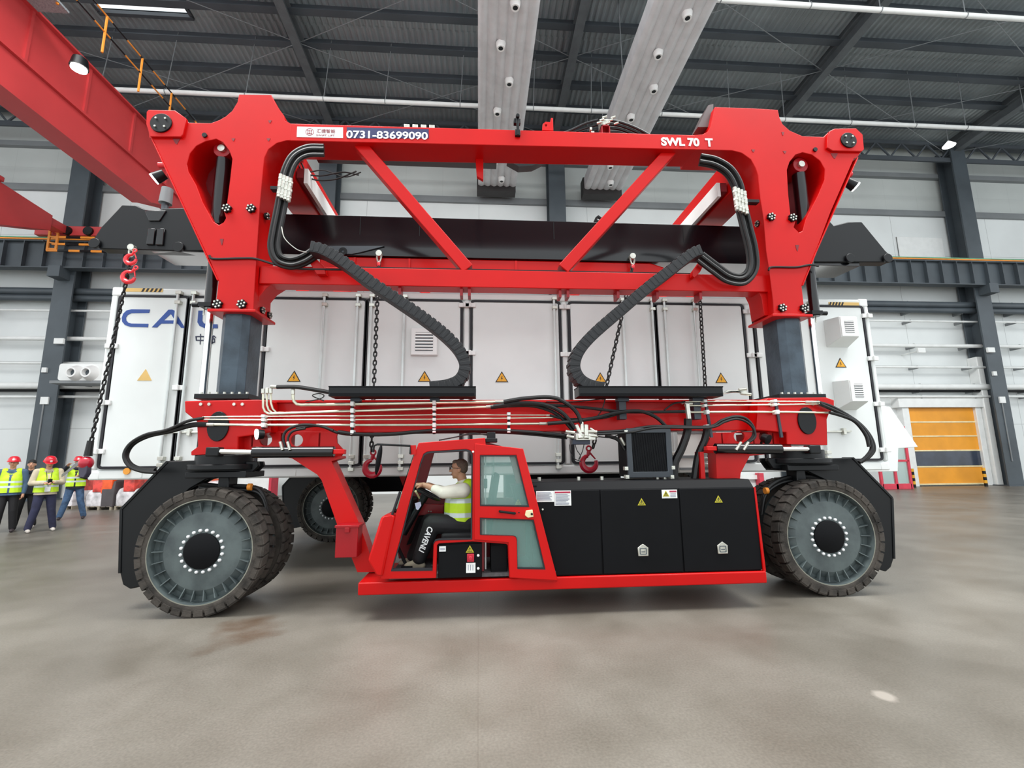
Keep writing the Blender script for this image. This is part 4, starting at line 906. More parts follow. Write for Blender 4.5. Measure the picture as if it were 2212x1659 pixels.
# ---- cable carrier trays
for a, b, posts, dent in (((710, 835), (1028, 856), (765, 938), (905, 0)), ((1250, 835), (1563, 856), (1349, 1512), (1387, 0))):
    A, B = P(*a, 5.3), P(*b, 5.3); t = part(G().box(A.x, B.x, 5.3, 5.56, B.z, A.z), 'carrier_tray', blk, mir=False, bevel=.006)
    G().box(A.x, B.x, 5.29, 5.57, A.z-.008, A.z+.006).build('tray_lip', blk2, t); G().box(A.x+.02, B.x-.02, 5.285, 5.3, B.z, B.z+.035).build('tray_rail', blk2, t)
    for px in posts:
        q = P(px, 900, 5.45); w = .045 if px > 1200 else .035; zlo = P(px, 905 if px > 1200 else 870, 5.45).z; G().box(q.x-w, q.x+w, 5.5, 5.62, zlo, B.z+.01).box(q.x-w*1.6, q.x+w*1.6, 5.46, 5.56, B.z-.04, B.z).build('tray_post', mat('post_steel', (52, 60, 70), .4) if 'post_steel' not in MATS else MATS['post_steel'], t, bevel=.004)
    q = P(dent[0], 862, 5.8); G().slab([(q.x-.1, zt), (q.x+.1, zt), (q.x+.06, B.z), (q.x-.06, B.z)], 5.75, 5.85).build('tray_gusset', redB, t)
# ---- energy chains
def carrier(pts, nm='cable_carrier'):
    c = cat_rom(PL(pts, 5.44), 14); d = [c[0]]
    for p in c[1:]:
        if (p-d[-1]).length > .062: d.append(p)
    g = G().tube(c, 1, sect=[(-.062, -.105), (.062, -.105), (.062, .105), (-.062, .105)])
    for i in range(len(d)-1):
        a, b = d[i], d[i+1]; t = (b-a).normalized(); nrm = Vector((t.z, 0, -t.x)); s_ = -1 if pts[0][0] < pts[6][0] else 1
        o = nrm*(.012*-s_)*(-1)
        g.beam(a+o, a+o+t*.045, .124, .216)
    return part(g, nm, chain_plastic, mir=False, bevel=.004, seg=1)
carrier([(676, 541), (700, 546), (740, 568), (800, 612), (860, 652), (915, 690), (962, 727), (992, 760), (1004, 793), (994, 820), (968, 833), (930, 838)])
carrier([(1508, 547), (1486, 556), (1440, 592), (1400, 622), (1340, 673), (1288, 718), (1252, 757), (1239, 790), (1247, 816), (1268, 832), (1300, 840)])
# ---- hose bundles between upper frame and carriers
def bundle(pts, n, r, Y, dx=6, nm='hydraulic_hose', sp=None):
    for k in range(n):
        off = (k-(n-1)/2); q = []
        for i, (a, b) in enumerate(pts):
            j = min(i+1, len(pts)-1); h = max(i-1, 0); tx, ty = pts[j][0]-pts[h][0], pts[j][1]-pts[h][1]; l = math.hypot(tx, ty); q.append(P(a-ty/l*off*dx, b+tx/l*off*dx, Y+(k % 2)*.05))
        part(G().hose(q, r), nm, rub, mir=False)
bundle([(700, 325), (665, 326), (638, 340), (622, 368), (614, 405), (606, 450), (596, 500), (592, 535), (602, 560), (628, 569), (655, 562), (678, 548)], 4, .026, 5.52, 6.5)
bundle([(1512, 345), (1545, 352), (1574, 370), (1592, 400), (1600, 440), (1612, 490), (1624, 540), (1625, 580), (1606, 603), (1575, 600), (1545, 580), (1512, 555)], 4, .026, 5.52, 6.5)
part(G().hose(PL([(608, 490), (615, 515), (640, 538), (662, 545)], 5.45), .006, n=6), 'sensor_cable', steel, mir=False)
for c0, s in (((616, 400), -1), ((1599, 428), 1)):
    g = G()
    for k in range(4):
        for (dy, l) in ((-14, 9), (3, 11), (18, 8)):
            x = c0[0]+(k-1.5)*7+dy*.12*s; y = c0[1]+dy+k*3; A, B = P(x, y-l, 5.47), P(x+s*1.2, y+l, 5.47); g.cyl(A, B, .026, n=8); g.cyl(A.lerp(B, .4), A.lerp(B, .6), .031, n=6)
    g.build_each('bulkhead_fitting', steel, sc, n=2)
    q = P(c0[0]+(-16 if s < 0 else 22), c0[1]+5, 5.5); part(G().box(q.x-.1, q.x+.14, 5.52, 5.6, q.z-.01, q.z+.03), 'fitting_bracket', blk, mir=False)
# cable round the masts
part(G().hose(PL([(452, 552), (462, 559), (520, 558), (552, 559), (590, 570), (640, 580), (760, 583)], YF-.015), .014, n=6), 'sensor_cable', rub, mir=False)
part(G().hose(PL([(1660, 584), (1668, 577), (1720, 577), (1750, 572), (1768, 575)], YF-.015), .014, n=6), 'sensor_cable', rub, mir=False)
# loose cables left behind the mast
part(G().hose(PL([(640, 345), (655, 372), (690, 380), (740, 372), (775, 378)], 6.2), .012, n=6).hose(PL([(650, 350), (670, 385), (720, 388), (770, 370)], 6.25), .012, n=6).hose(PL([(668, 372), (700, 368), (745, 382), (780, 372)], 6.3), .010, n=6), 'loose_cable', rub, mir=False)
# red clamp plates on the lower beam
for pts in ([(657, 547), (668, 545), (700, 575), (704, 592), (684, 592), (664, 560)], [(1517, 558), (1526, 562), (1512, 588), (1500, 600), (1496, 596), (1497, 585)]):
    part(G().slab(XZ(pts, YL-.1), YL-.1, YL-.02), 'hose_clamp_plate', red, mir=False, bevel=.004)
# ---- things on the top beam
def ontop(px, w, h0, h1, Y=YF+.15, m=steel, nm='x', dy=.1): p = P(px, 270, YF); z = P(px, 290-(1200-px)*.02 if 0 else 268+(px-640)*.0285, YF).z; return p.x, z
def zbeam(px): return P(px, 266.8+(px-628)*.0283, YF).z
g = G()
for i, px in enumerate((880, 898, 916, 934)): x = P(px, 265, YF+.1).x; z = zbeam(px); g.box(x-.035, x+.035, YF+.05, YF+.2, z, z+.08); g.cyl((x, YF+.12, z+.07), (x, YF+.12, z+.125), .012, n=6)
x0, x1 = P(878, 265, YF+.1).x, P(950, 265, YF+.1).x; g.box(x0, x1, YF+.08, YF+.18, zbeam(900)+.02, zbeam(900)+.06); part(g, 'pipe_clamp_block', steel, mir=False, bevel=.004)
g = G().hose([Vector((P(a, 270, YF+.12).x, YF+.12, zbeam(a)+h)) for a, h in ((790, .02), (830, .05), (880, .05))], .02, n=8)
for h, y in ((.03, .1), (.05, .2), (.02, .28)): g.hose([Vector((P(a, 270, YF+y).x, YF+y, zbeam(a)+h+.02*math.sin(a))) for a in (950, 990, 1040, 1090, 1140, 1180)], .018, n=8)
g.build_each('beam_hose', rub, sc)
g = G(); x = P(1118, 270, YF-.02).x; zz = zbeam(1118); g.box(x-.035, x+.035, YF-.04, YF, zz-.11, zz-.02).box(x-.015, x+.02, YF-.045, YF-.01, zz-.1, zz+.14).box(x-.05, x+.04, YF-.03, YF+.03, zz+.08, zz+.15).cyl((x, YF-.08, zz+.16), (x, YF+.05, zz+.17), .025, n=12)
part(g, 'camera_bracket', blk, mir=False, bevel=.003)
for px, pts in ((1185, [(1171, 283), (1172, 270), (1178, 265), (1188, 266), (1190, 257), (1194, 257), (1195, 284)]),): part(G().slab([XZ(pts, YF+.1), circ(P(1179, 273, YF+.1).x, P(1179, 273, YF+.1).z, .018, 10)], YF+.08, YF+.12), 'lifting_lug', red, bevel=.003)
x = P(1306, 270, YF+.1).x; zz = zbeam(1306); part(G().box(x-.06, x-.045, YF+.05, YF+.25, zz, zz+.16).box(x+.045, x+.06, YF+.05, YF+.25, zz, zz+.16).box(x-.06, x+.06, YF+.05, YF+.25, zz+.14, zz+.16), 'manifold_stand', redB, mir=False)
g = G().box(x-.06, x+.06, YF+.08, YF+.2, zz+.16, zz+.27)
for i in range(7): a = -.12+i*.04; g.cyl((x+a, YF+.06, zz+.18+(i % 3)*.045), (x+a+.06, YF+.04, zz+.19+(i % 3)*.045), .016, n=8)
g.box(x-.2, x-.16, YF+.06, YF+.1, zz+.03, zz+.06); g.box(x-.22, x-.19, YF+.06, YF+.1, zz+.08, zz+.12); g.build_each('manifold_fitting', steel, sc, bevel=.003)
g = G()
for k in range(5): g.hose([Vector((x+.08, YF+.08+.03*k, zz+.25-.035*k)), Vector((x+.25, YF+.1+.03*k, zz+.24-.03*k)), Vector((x+.48, YF+.1+.03*k, zz+.15-.03*k)), Vector((x+.72, YF+.12+.03*k, zz+.03-.02*k))], .019, n=8)
for k in range(3): g.hose([Vector((x-.1, YF+.08+.03*k, zz+.25-.05*k)), Vector((x-.28, YF+.1+.03*k, zz+.2-.05*k)), Vector((x-.5, YF+.1+.03*k, zz+.08-.02*k)), Vector((x-.65, YF+.1, zz+.02))], .017, n=8)
g.build_each('manifold_hose', rub, sc)
for pp, s in (((356, 376), -1), ((1829, 393), 1)):
    p = P(*pp, YF+.2); g = G().cyl(p, p+Vector((s*.1, -.02, -.08)), .06, .075, n=16); o = part(g, 'work_light', blk, mir=False); G().cyl(p+Vector((s*.1, -.02, -.08)), p+Vector((s*.115, -.022, -.092)), .07, n=16).build('lens', lampW, o)
    p2 = p+Vector((0, 0, .12)); part(G().cyl(p2, p2+Vector((s*.08, 0, .0)), .04, n=14), 'beacon', MATS['hook_bright_red'], mir=False)
p = P(556, 938, 5.42); o = part(G().cyl(p+Vector((.05, .04, -.0)), p, .05, .06, n=18), 'work_light', blk, mir=False); G().cyl(p, p+Vector((-.012, -.01, -.002)), .058, n=18).build('lens', lampW, o)
p = P(1648, 945, 5.45); o = part(G().cyl(p, p+Vector((.03, -.06, -.03)), .05, .065, n=18).cyl(p, p+Vector((0, .1, -.15)), .015, n=8), 'work_light', blk, mir=False)
# ---- steel pipework along the chassis
YP = 5.47
def pipe(pts, r, Y=YP, m=pipeM, nm='hydraulic_pipe', k=1):
    return part(G().tube(PL(pts, Y), r, 10) if k == 1 else G().hose(PL(pts, Y), r, 10, k), nm, m, mir=False)
pipe([(633, 843), (633, 858), (635, 867), (641, 873), (650, 874.5), (760, 873), (940, 870), (1082, 868)], .017)
for i, x in enumerate((568.5, 576.5, 585)): pipe([(x, 846), (x, 880-i*5), (x+4, 889-i*3), (x+12, 893.5-i), (x+30, 893.5-i*.7), (760, 888-i*.5), (940, 882.5-i*.4), (1058, 879-i*.3)], .013, Y=YP+.03*i)
pipe([(438, 901), (540, 899.7), (762, 898.5), (938, 896), (1188, 896.7)], .008); pipe([(440, 906), (540, 906.7), (762, 906.5), (938, 905.5), (1197, 902)], .009); pipe([(447, 917), (540, 918), (762, 918), (938, 918), (1183, 914.7)], .014)
pipe([(1480, 868), (1560, 867), (1700, 867.3), (1760, 867.5)], .008); pipe([(1478, 876.5), (1560, 875.5), (1700, 874), (1775, 872.5)], .010); pipe([(1480, 890.5), (1560, 890), (1700, 890), (1792, 891.5)], .013)
for cx_, ys in ((569, (899, 907, 918)), (761, (872, 887, 899, 907, 918, 934)), (938, (870, 882, 895, 906, 918, 930)), (1099, (894, 903, 915, 930)), (1523, (866, 876, 890, 922)), (1674, (866, 874, 890))):
    g = G()
    for y in ys: p = P(cx_+(5 if cx_ > 1500 and y >= 890 else 0), y, YP-.03); h = .026 if y in (918, 934, 930, 890, 872, 887, 922, 870, 882) else .017; g.box(p.x-.02, p.x+.02, YP-.05, YP+.04, p.z-h, p.z+h)
    o = g.build_each('pipe_clamp', clampM, sc, bevel=.005)[0]
    a, b = P(cx_, ys[0]-4, YP+.04), P(cx_+(14 if cx_ > 1500 else 0), ys[-1]+8 if cx_ < 1500 else 945, YP+.04); G().beam(a, b, .03, .03).build('clamp_rail', MATS['post_steel'] if cx_ > 1200 else blk, o)
g = G()
for px, py, qx, qy, r in ((585, 835, 600, 836, .022), (568, 840, 568, 850, .02), (577, 838, 577, 850, .02), (585, 840, 585, 850, .02), (633, 840, 633, 852, .022), (633, 836, 648, 838, .018), (1070, 868, 1088, 868, .02), (1050, 879, 1066, 878, .02), (1180, 897, 1192, 897, .012), (1165, 915, 1180, 915, .019), (447, 917, 462, 917.5, .019), (1740, 868, 1770, 868, .014), (1478, 868, 1472, 872, .016), (1474, 889, 1492, 890, .02)): g.cyl(P(px, py, YP-.01), P(qx, qy, YP-.01), r, n=8)
g.build_each('pipe_fitting', steel, sc, bevel=.002)
def hose(pts, r=.02, Y=5.42, nm='hydraulic_hose'): return part(G().hose([P(*p, Y if len(p) == 2 else 0) for p in pts], r), nm, rub, mir=False)
hose([(598, 836), (640, 836), (680, 842), (715, 848)], .024); hose([(648, 838), (680, 842), (712, 850)], .012)
hose([(450, 917), (415, 918), (370, 930), (320, 941), (285, 960), (272, 985), (283, 1005), (310, 1016), (335, 1017)], .03, 5.5); hose([(440, 903), (405, 910), (360, 929), (315, 939), (282, 958), (268, 983), (278, 1006), (305, 1018), (338, 1021)], .018, 5.46)
hose([(1765, 868), (1800, 880), (1850, 910), (1878, 940), (1888, 968), (1879, 985), (1860, 998)], .022, 5.5); hose([(1772, 873), (1810, 890), (1848, 910), (1872, 935), (1883, 965), (1874, 984), (1856, 999)], .022, 5.44); hose([(1792, 891), (1820, 899), (1848, 912), (1870, 940), (1877, 965)], .02, 5.42)
hose([(730, 933), (775, 938), (840, 938), (940, 930), (1040, 929), (1140, 933), (1225, 941)], .022, 5.44); hose([(640, 925), (690, 920), (735, 936), (800, 939), (940, 933), (1100, 935), (1225, 946)], .016, 5.47)
hose([(1088, 868), (1130, 861), (1185, 858), (1215, 866), (1245, 890), (1260, 925)], .024, 5.38)
hose([(1066, 878), (1120, 871), (1175, 874), (1215, 892), (1243, 926)], .024, 5.40); hose([(1060, 880), (1110, 876), (1160, 878), (1205, 896), (1238, 930)], .022, 5.44)
hose([(1100, 872), (1200, 876), (1260, 880), (1340, 889), (1400, 890), (1478, 889)], .018, 5.42)
hose([(1183, 915), (1240, 910), (1290, 902), (1330, 892), (1380, 888), (1415, 900), (1440, 922)], .022, 5.40); hose([(1188, 897), (1225, 905), (1300, 903), (1345, 891)], .014, 5.44)
hose([(1290, 934), (1350, 930), (1400, 922), (1450, 921), (1530, 922), (1560, 908), (1588, 900), (1612, 905), (1628, 925), (1625, 945), (1607, 960)], .018, 5.36); hose([(1290, 938), (1360, 934), (1420, 924), (1530, 924), (1566, 911), (1592, 905), (1616, 914), (1630, 932), (1628, 948), (1600, 964)], .014, 5.33)
hose([(1480, 868), (1455, 872), (1435, 886)], .010, 5.42); hose([(1486, 905), (1484, 935), (1472, 970), (1458, 1000), (1456, 1035)], .05, 5.45); hose([(1528, 922), (1522, 950), (1508, 985), (1500, 1035)], .045, 5.5); hose([(1308, 940), (1335, 950), (1350, 972)], .022, 5.42)
hose([(617, 968), (612, 945), (622, 928), (650, 918), (690, 920), (720, 930)], .016, 5.36); hose([(627, 967), (622, 948), (632, 932), (660, 925)], .014, 5.35)
hose([(1180, 868), (1240, 868), (1300, 862), (1306, 866), (1300, 885), (1290, 900)], .007, 5.45, 'sensor_cable'); hose([(660, 868), (690, 862), (700, 855), (690, 850), (675, 855), (700, 866)], .006, 5.45, 'sensor_cable'); hose([(1290, 943), (1320, 945), (1345, 935)], .007, 5.4, 'sensor_cable')
g = G()
for a, b, r in (((1245, 918), (1256, 942), .024), ((1257, 912), (1258, 935), .022), ((1266, 918), (1266, 942), .03), ((1222, 932), (1242, 935), .02), ((1224, 942), (1240, 945), .02), ((1270, 932), (1290, 933), .02), ((1270, 941), (1292, 942), .02), ((1252, 938), (1254, 948), .035), ((1266, 938), (1266, 948), .035), ((1275, 925), (1285, 932), .014)): g.cyl(P(*a, 5.38), P(*b, 5.36), r, n=8)
g.box(P(1243, 946, 5.4).x, P(1285, 946, 5.4).x, 5.36, 5.46, P(1250, 951, 5.4).z, P(1250, 938, 5.4).z)
for a, b, r in (((1484, 872), (1488, 905), .03), ((1479, 872), (1496, 872), .018), ((1340, 945), (1350, 962), .02)): g.cyl(P(*a, 5.4), P(*b, 5.4), r, n=8)
g.build_each('hydraulic_fitting', steel, sc, bevel=.003)
a, b = P(1236, 949, 5.42), P(1274, 960, 5.42); o = part(G().box(a.x, b.x, 5.4, 5.5, b.z, a.z), 'valve_block', mat('valve_navy', (40, 46, 66), .4), mir=False, bevel=.005)
hose([(1242, 958), (1246, 972), (1254, 985), (1250, 994)], .005, 5.42, 'sensor_cable'); hose([(1262, 958), (1258, 975), (1250, 992)], .005, 5.42, 'sensor_cable'); hose([(1230, 960), (1232, 975), (1240, 990), (1255, 997)], .005, 5.42, 'sensor_cable')
g = G()
for k in range(5): A, B = P(1562+k*2, 850-k*1.5, 5.45), P(1608+k*2, 842+k*2, 5.45); g.cyl(A, B, .010, n=6)
g.cyl(P(1596, 842, 5.44), P(1612, 840, 5.44), .018, n=8).cyl(P(1600, 850, 5.44), P(1622, 852, 5.44), .018, n=8); g.build_each('pipe_end', steel, sc)
# ---- lettering on the top beam
def onbeam(px, py): return P(px, py, YF-.004)
slope = math.atan2((P(1440, 303, YF)-P(700, 287, YF)).z, (P(1440, 303, YF)-P(700, 287, YF)).x)
RZ = Matrix.Rotation(-slope, 3, 'Y')
a, b = P(747, 299, YF-.002), P(926, 274, YF-.002)
def label_plate(x0, y0, x1, y1, x2, y2, x3, y3, m, Y, r=0): return part(G().slab(XZ([(x0, y0), (x1, y1), (x2, y2), (x3, y3)], Y), Y-.001, Y+.004), 'name_plate', m, mir=False)
pl = label_plate(749, 299, 749, 275, 926, 279, 926, 299, dblue, YF-.002)
a = P(748, 297.5, YF-.005); b = P(924, 298.5, YF-.005); text('0731-83699090', .13, txtW, pl, (a.x, YF-.0055, a.z-.0), 'phone_number', width=b.x-a.x, height=.112, rot=RZ, bold=.0025)
a = P(1429, 313.5, YF-.005); b = P(1541, 318, YF-.005); tx = text('SWL 70  T', .145, txtW, sc, (a.x, YF-.0045, a.z), 'model_lettering', width=b.x-a.x, height=.13, rot=RZ, bold=.006)
pl = label_plate(641, 296, 642, 273.5, 741, 275.5, 741, 298, wht2, YF-.002)
a = P(684, 286, YF-.005); b = P(724, 287, YF-.005); text('汇捷智能', .06, mat('logo_maroon', (150, 70, 80), .5, var=0), pl, (a.x, YF-.0055, a.z), 'company_lettering', width=b.x-a.x, rot=RZ)
a = P(683, 293.6, YF-.005); b = P(723, 294.4, YF-.005); text('SWIFT LIFT', .032, MATS['logo_maroon'], pl, (a.x, YF-.0055, a.z), 'company_lettering', width=b.x-a.x, rot=RZ)
c = P(669, 285, YF-.004); g = G().slab([circ(c.x, c.z, .053, 28), circ(c.x, c.z, .046, 28)], YF-.006, YF-.003)
for dx in (-.022, .0, .022): g.box(c.x+dx-.008, c.x+dx+.006, YF-.006, YF-.003, c.z+.006, c.z+.028).box(c.x+dx-.008, c.x+dx+.006, YF-.006, YF-.003, c.z-.026, c.z-.006)
g.box(c.x-.03, c.x+.03, YF-.006, YF-.003, c.z-.03, c.z-.024); g.build('emblem', MATS['logo_maroon'], pl)
# ---- mirror the running gear and frame to the far side
for o in MIR:
    if o.name.split('.')[0] in ('cut_out', 'grease_port', 'bolt_row', 'hose_ring'): continue
    dup(o, sc, mirror_y=0)
# dark power pack hung under the far side of the chassis
a, b = P(772, 1062, 10.6), P(912, 1062, 10.6); part(G().box(a.x, b.x, 10.6, 11.3, P(840, 1062, 10.6).z, 1.9), 'power_pack', blk2, mir=False, bevel=.01)
# ================================================================ driver's cab
YK, YK2 = 4.97, 5.86
outer = [(822, 1247), (827, 1224), (854, 1113), (869, 1061), (895, 981), (904.5, 956.4), (1048, 946), (1049, 961), (1130, 969), (1205, 1254), (1203, 1257), (1100, 1248.5), (1097, 1178), (1093, 1175), (1020, 1170), (948, 1174), (944, 1178), (942, 1249), (822, 1251)]
fw = [(922, 976.4), (930, 975), (1006, 970.5), (1016, 973), (1021, 981), (1019.7, 1165.6), (948, 1167), (940, 1169), (936, 1176), (934, 1232.6), (844.6, 1234), (864.5, 1167), (885, 1085), (908, 1000), (915, 981)]
dw1 = [(1037, 983.5), (1115, 983.5), (1143, 1095), (1037, 1093)]
dw2 = [(1037, 1118.6), (1152.5, 1123), (1178, 1230), (1118, 1229), (1117, 1167), (1115, 1160), (1109, 1157), (1037, 1155)]
ck = part(G().slab([XZ(p, YK) for p in (outer, fw, dw1, dw2)], YK, YK+.045), 'cab', red, mir=False, bevel=.006)
sub = lambda g, n, m, **k: g.build(n, m, ck, **k)
# raised door frame (rear part) with seam
df_o = [(1026, 958), (1130, 969), (1205, 1254), (1101, 1248), (1098, 1172), (1024, 1166)]
sub(G().slab([XZ(p, YK-.02) for p in (df_o, dw1, dw2)], YK-.022, YK), 'door', red, bevel=.006)
def rim_(pts, k, Y, th, m, nm):
    c = [sum(p[i] for p in pts)/len(pts) for i in (0, 1)]; inn = [(c[0]+(p[0]-c[0])*k, c[1]+(p[1]-c[1])*k) for p in pts]
    sub(G().slab([XZ(pts, Y), XZ(inn, Y)], Y, Y+th), nm, m)
rim_([(a, b) for a, b in fw], .965, YK-.004, .03, seal, 'window_seal')
rim_(dw1, .95, YK-.024, .02, seal, 'window_seal'); rim_(dw2, .95, YK-.024, .02, seal, 'window_seal')
sub(G().slab(XZ(dw1, YK+.01), YK+.008, YK+.012), 'window_pane', tint); sub(G().slab(XZ(dw2, YK+.01), YK+.008, YK+.012), 'window_pane', tint)
# door furniture
a, b = P(1080, 1105, YK-.05), P(1112, 1109, YK-.05); sub(G().tube([a, b], 1, sect=rrect(-.012, .012, -.015, .015, .008, 2)).cyl(a, a+Vector((0, .03, 0)), .012).cyl(b, b+Vector((0, .03, 0)), .012), 'door_handle', blk)
c = P(1142, 1110, YK-.03); sub(G().slab(XZ([(1136, 1103), (1150, 1101), (1152, 1116), (1140, 1118), (1134, 1113)], YK-.03), YK-.05, YK-.02).mi(1).cyl(c+Vector((.03, -.03, -.0)), c+Vector((.03, 0, 0)), .012), 'door_latch', [mat('latch_cream', (226, 214, 170), .45, var=.04), blk], bevel=.003)
c = P(1022, 976, YK-.01); sub(G().sph(c, .012), 'door_stop', wht2); c = P(1121, 1107, YK-.02); sub(G().sph(c, .008), 'keyhole', blk)
# far side frame, roof, floor, pillars
pp = lambda px, py: P(px, py, YK)
fo = [(827, 1224), (854, 1113), (869, 1061), (895, 981), (904.5, 957), (1048, 947), (1130, 970), (1203, 1246), (830, 1246)]
ffw = [(921, 977), (1016, 972), (1020, 1090), (890, 1090)]; fdw = [(1040, 984), (1112, 984), (1138, 1090), (1040, 1090)]
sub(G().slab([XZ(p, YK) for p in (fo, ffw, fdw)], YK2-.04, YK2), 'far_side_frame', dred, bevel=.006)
r0, r1 = pp(904, 957), pp(1048, 946.5); sub(G().ring([[Vector((r0.x+.02, y, r0.z-.035)), Vector((r1.x, y, r1.z-.035)), Vector((r1.x, y, r1.z)), Vector((r0.x, y, r0.z))] for y in (YK+.01, YK2)], None), 'roof', red, bevel=.01)
a, b = pp(1049, 961), pp(1130, 969); sub(G().ring([[Vector((a.x-.01, y, a.z-.03)), Vector((b.x, y, b.z-.03)), Vector((b.x, y, b.z)), Vector((a.x-.01, y, a.z))] for y in (YK+.01, YK2)], None), 'roof', red, bevel=.008)
a, b = pp(830, 1236), pp(1203, 1250); sub(G().box(a.x+.04, b.x, YK+.06, YK2, .395, .43), 'cab_floor', mat('cab_floor_grey', (84, 82, 84), .7, var=.1, scale=20))
# sloped nose panel and windscreen
n0 = [(794, 1211), (822, 1120), (826, 1116), (851, 1113), (852, 1118), (826, 1246), (812, 1244)]
sub(G().slab(XZ(n0, YK-.03), YK-.03, YK+.25), 'nose_panel', red, bevel=.02)
a, b = pp(826, 1117), pp(800, 1215); sub(G().ring([[a, b, b+Vector((.03, 0, 0)), a+Vector((.03, 0, 0))], [v+Vector((0, .85, 0)) for v in (a, b, b+Vector((.03, 0, 0)), a+Vector((.03, 0, 0)))]], None), 'nose_skin', dred)
a, b = pp(897, 978), pp(852, 1115); sub(G().add([a+Vector((-.015, .02, 0)), b+Vector((-.02, .02, 0)), b+Vector((-.02, .86, 0)), a+Vector((-.015, .86, 0)), a+Vector((-.009, .02, 0)), b+Vector((-.014, .02, 0)), b+Vector((-.014, .86, 0)), a+Vector((-.009, .86, 0))], [(0, 1, 2, 3), (7, 6, 5, 4), (0, 4, 5, 1), (2, 6, 7, 3), (1, 5, 6, 2), (0, 3, 7, 4)]), 'windscreen', glassG)
sub(G().tube([pp(869, 1062)+Vector((-.025, .01, 0)), pp(853, 1112)+Vector((-.03, .01, 0))], .012), 'windscreen_seal', seal)
# rear windows / rear wall glass
a, b = P(1036, 985, YK2-.1), P(1075, 1090, YK2-.1)
sub(G().box(pp(1066, 990).x, pp(1068, 990).x, YK+.08, YK2-.08, pp(0+1060, 1095).z, pp(1060, 982).z), 'rear_glass', glassG)
sub(G().box(pp(1040, 990).x, pp(1046, 990).x, YK+.12, YK+.17, pp(1040, 1240).z, pp(1040, 980).z), 'rear_pillar', dred)
sub(G().box(pp(1048, 990).x, pp(1051, 990).x, YK+.2, YK+.22, pp(1040, 1240).z, pp(1040, 980).z), 'wiring_conduit', wht2)
c = pp(1047, 1046); sub(G().box(c.x-.02, c.x+.03, YK+.13, YK+.2, c.z-.05, c.z+.05), 'switch_box', blk, bevel=.005)
sub(G().slab(XZ([(1105, 1048), (1160, 1048), (1160, 1095), (1117, 1095)], YK+.12), YK+.12, YK+.5), 'rear_bulkhead', blk2, bevel=.006)
wtri(1119, 1086, .07, YK+.118, ck)
# battery box and step box under the cab
a, b = P(947, 1176, YK+.02), P(1041, 1247, YK+.02); bx = part(G().box(a.x, b.x, YK+.02, YK+.5, b.z, a.z), 'battery_box', blk2, mir=False, bevel=.008)
plate(949, 1180, 963, 1191, YK+.018, wht2, 'notice_label', bx); wl = plate(1007, 1216, 1027, 1237, YK+.018, wht2, 'notice_label', bx); wtri(1015, 1188, .085, YK+.018, bx)
g = G(); a, b = P(951, 1184, YK+.014), P(961, 1185, YK+.014); g.box(a.x, b.x, YK+.013, YK+.016, b.z, a.z); a, b = P(951, 1187, YK+.014), P(961, 1188, YK+.014); g.box(a.x, b.x, YK+.013, YK+.016, b.z, a.z)
for x in (1011, 1016, 1021): a, b = P(x, 1220, YK+.014), P(x+1, 1232, YK+.014); g.box(a.x, b.x, YK+.013, YK+.016, b.z, a.z)
g.build('print_lines', lines, bx)
a, b = P(1009, 1196, YK+.018), P(1024, 1213, YK+.018); G().box(a.x, b.x, YK-.0, YK+.02, b.z, a.z).cyl(((a.x+b.x)/2-.0, YK-.03, (a.z+b.z)/2), ((a.x+b.x)/2, YK, (a.z+b.z)/2), .02).build('isolator_switch', hookR, bx, bevel=.004)
for x, y in ((1033, 1200), (1033, 1228)): c = P(x, y, YK+.015); G().sph(c, .014, 12, 8).build('box_screw', wht2, bx)
a, b = P(1060, 1179, YK+.1), P(1096, 1248, YK+.1); part(G().box(a.x, b.x, YK+.1, YK+.5, b.z, a.z), 'step_box', blk2, mir=False, bevel=.008)
# mirror on arm
c = P(818, 993, 4.9); sub(G().sph(c, 1, 20, 14, sc=(.025, .05, .155), rot=Matrix.Rotation(.14, 3, 'Y')), 'mirror', blk2)
sub(G().tube(PL([(806, 977), (808, 963), (815, 960), (886, 963), (886, 981)], 4.93), .011, 8), 'mirror_arm', blk); a, b = P(886, 962, 4.95), P(898, 982, 4.95); sub(G().box(a.x, b.x, 4.95, 4.97, b.z, a.z), 'mirror_bracket', red)
# wiper and beacon on the roof
a, b = P(1052, 934, 5.2), P(1070, 954, 5.2); sub(G().box(a.x, b.x, 5.15, 5.3, b.z+.02, a.z).box(a.x-.02, b.x+.02, 5.14, 5.28, b.z-.01, b.z+.035), 'horn_box', blk, bevel=.006)
sub(G().hose(PL([(948, 951), (985, 944), (1010, 939), (1052, 938)], 5.2), .007, n=6).hose(PL([(985, 944), (1020, 936), (1052, 940)], 5.2), .006, n=6), 'roof_cable', rub)
# seat
hs = P(1022, 1130, 5.42)
sub(G().box(hs.x-.34, hs.x+.16, 5.2, 5.64, hs.z-.17, hs.z-.07), 'seat', trK, bevel=.03); sub(G().slab([(hs.x+.12, hs.z-.1), (hs.x+.2, hs.z-.1), (hs.x+.3, hs.z+.55), (hs.x+.22, hs.z+.56)], 5.22, 5.62), 'seat_back', trK, bevel=.03); sub(G().box(hs.x-.22, hs.x+.1, 5.26, 5.58, .43, hs.z-.17), 'seat_base', blk)
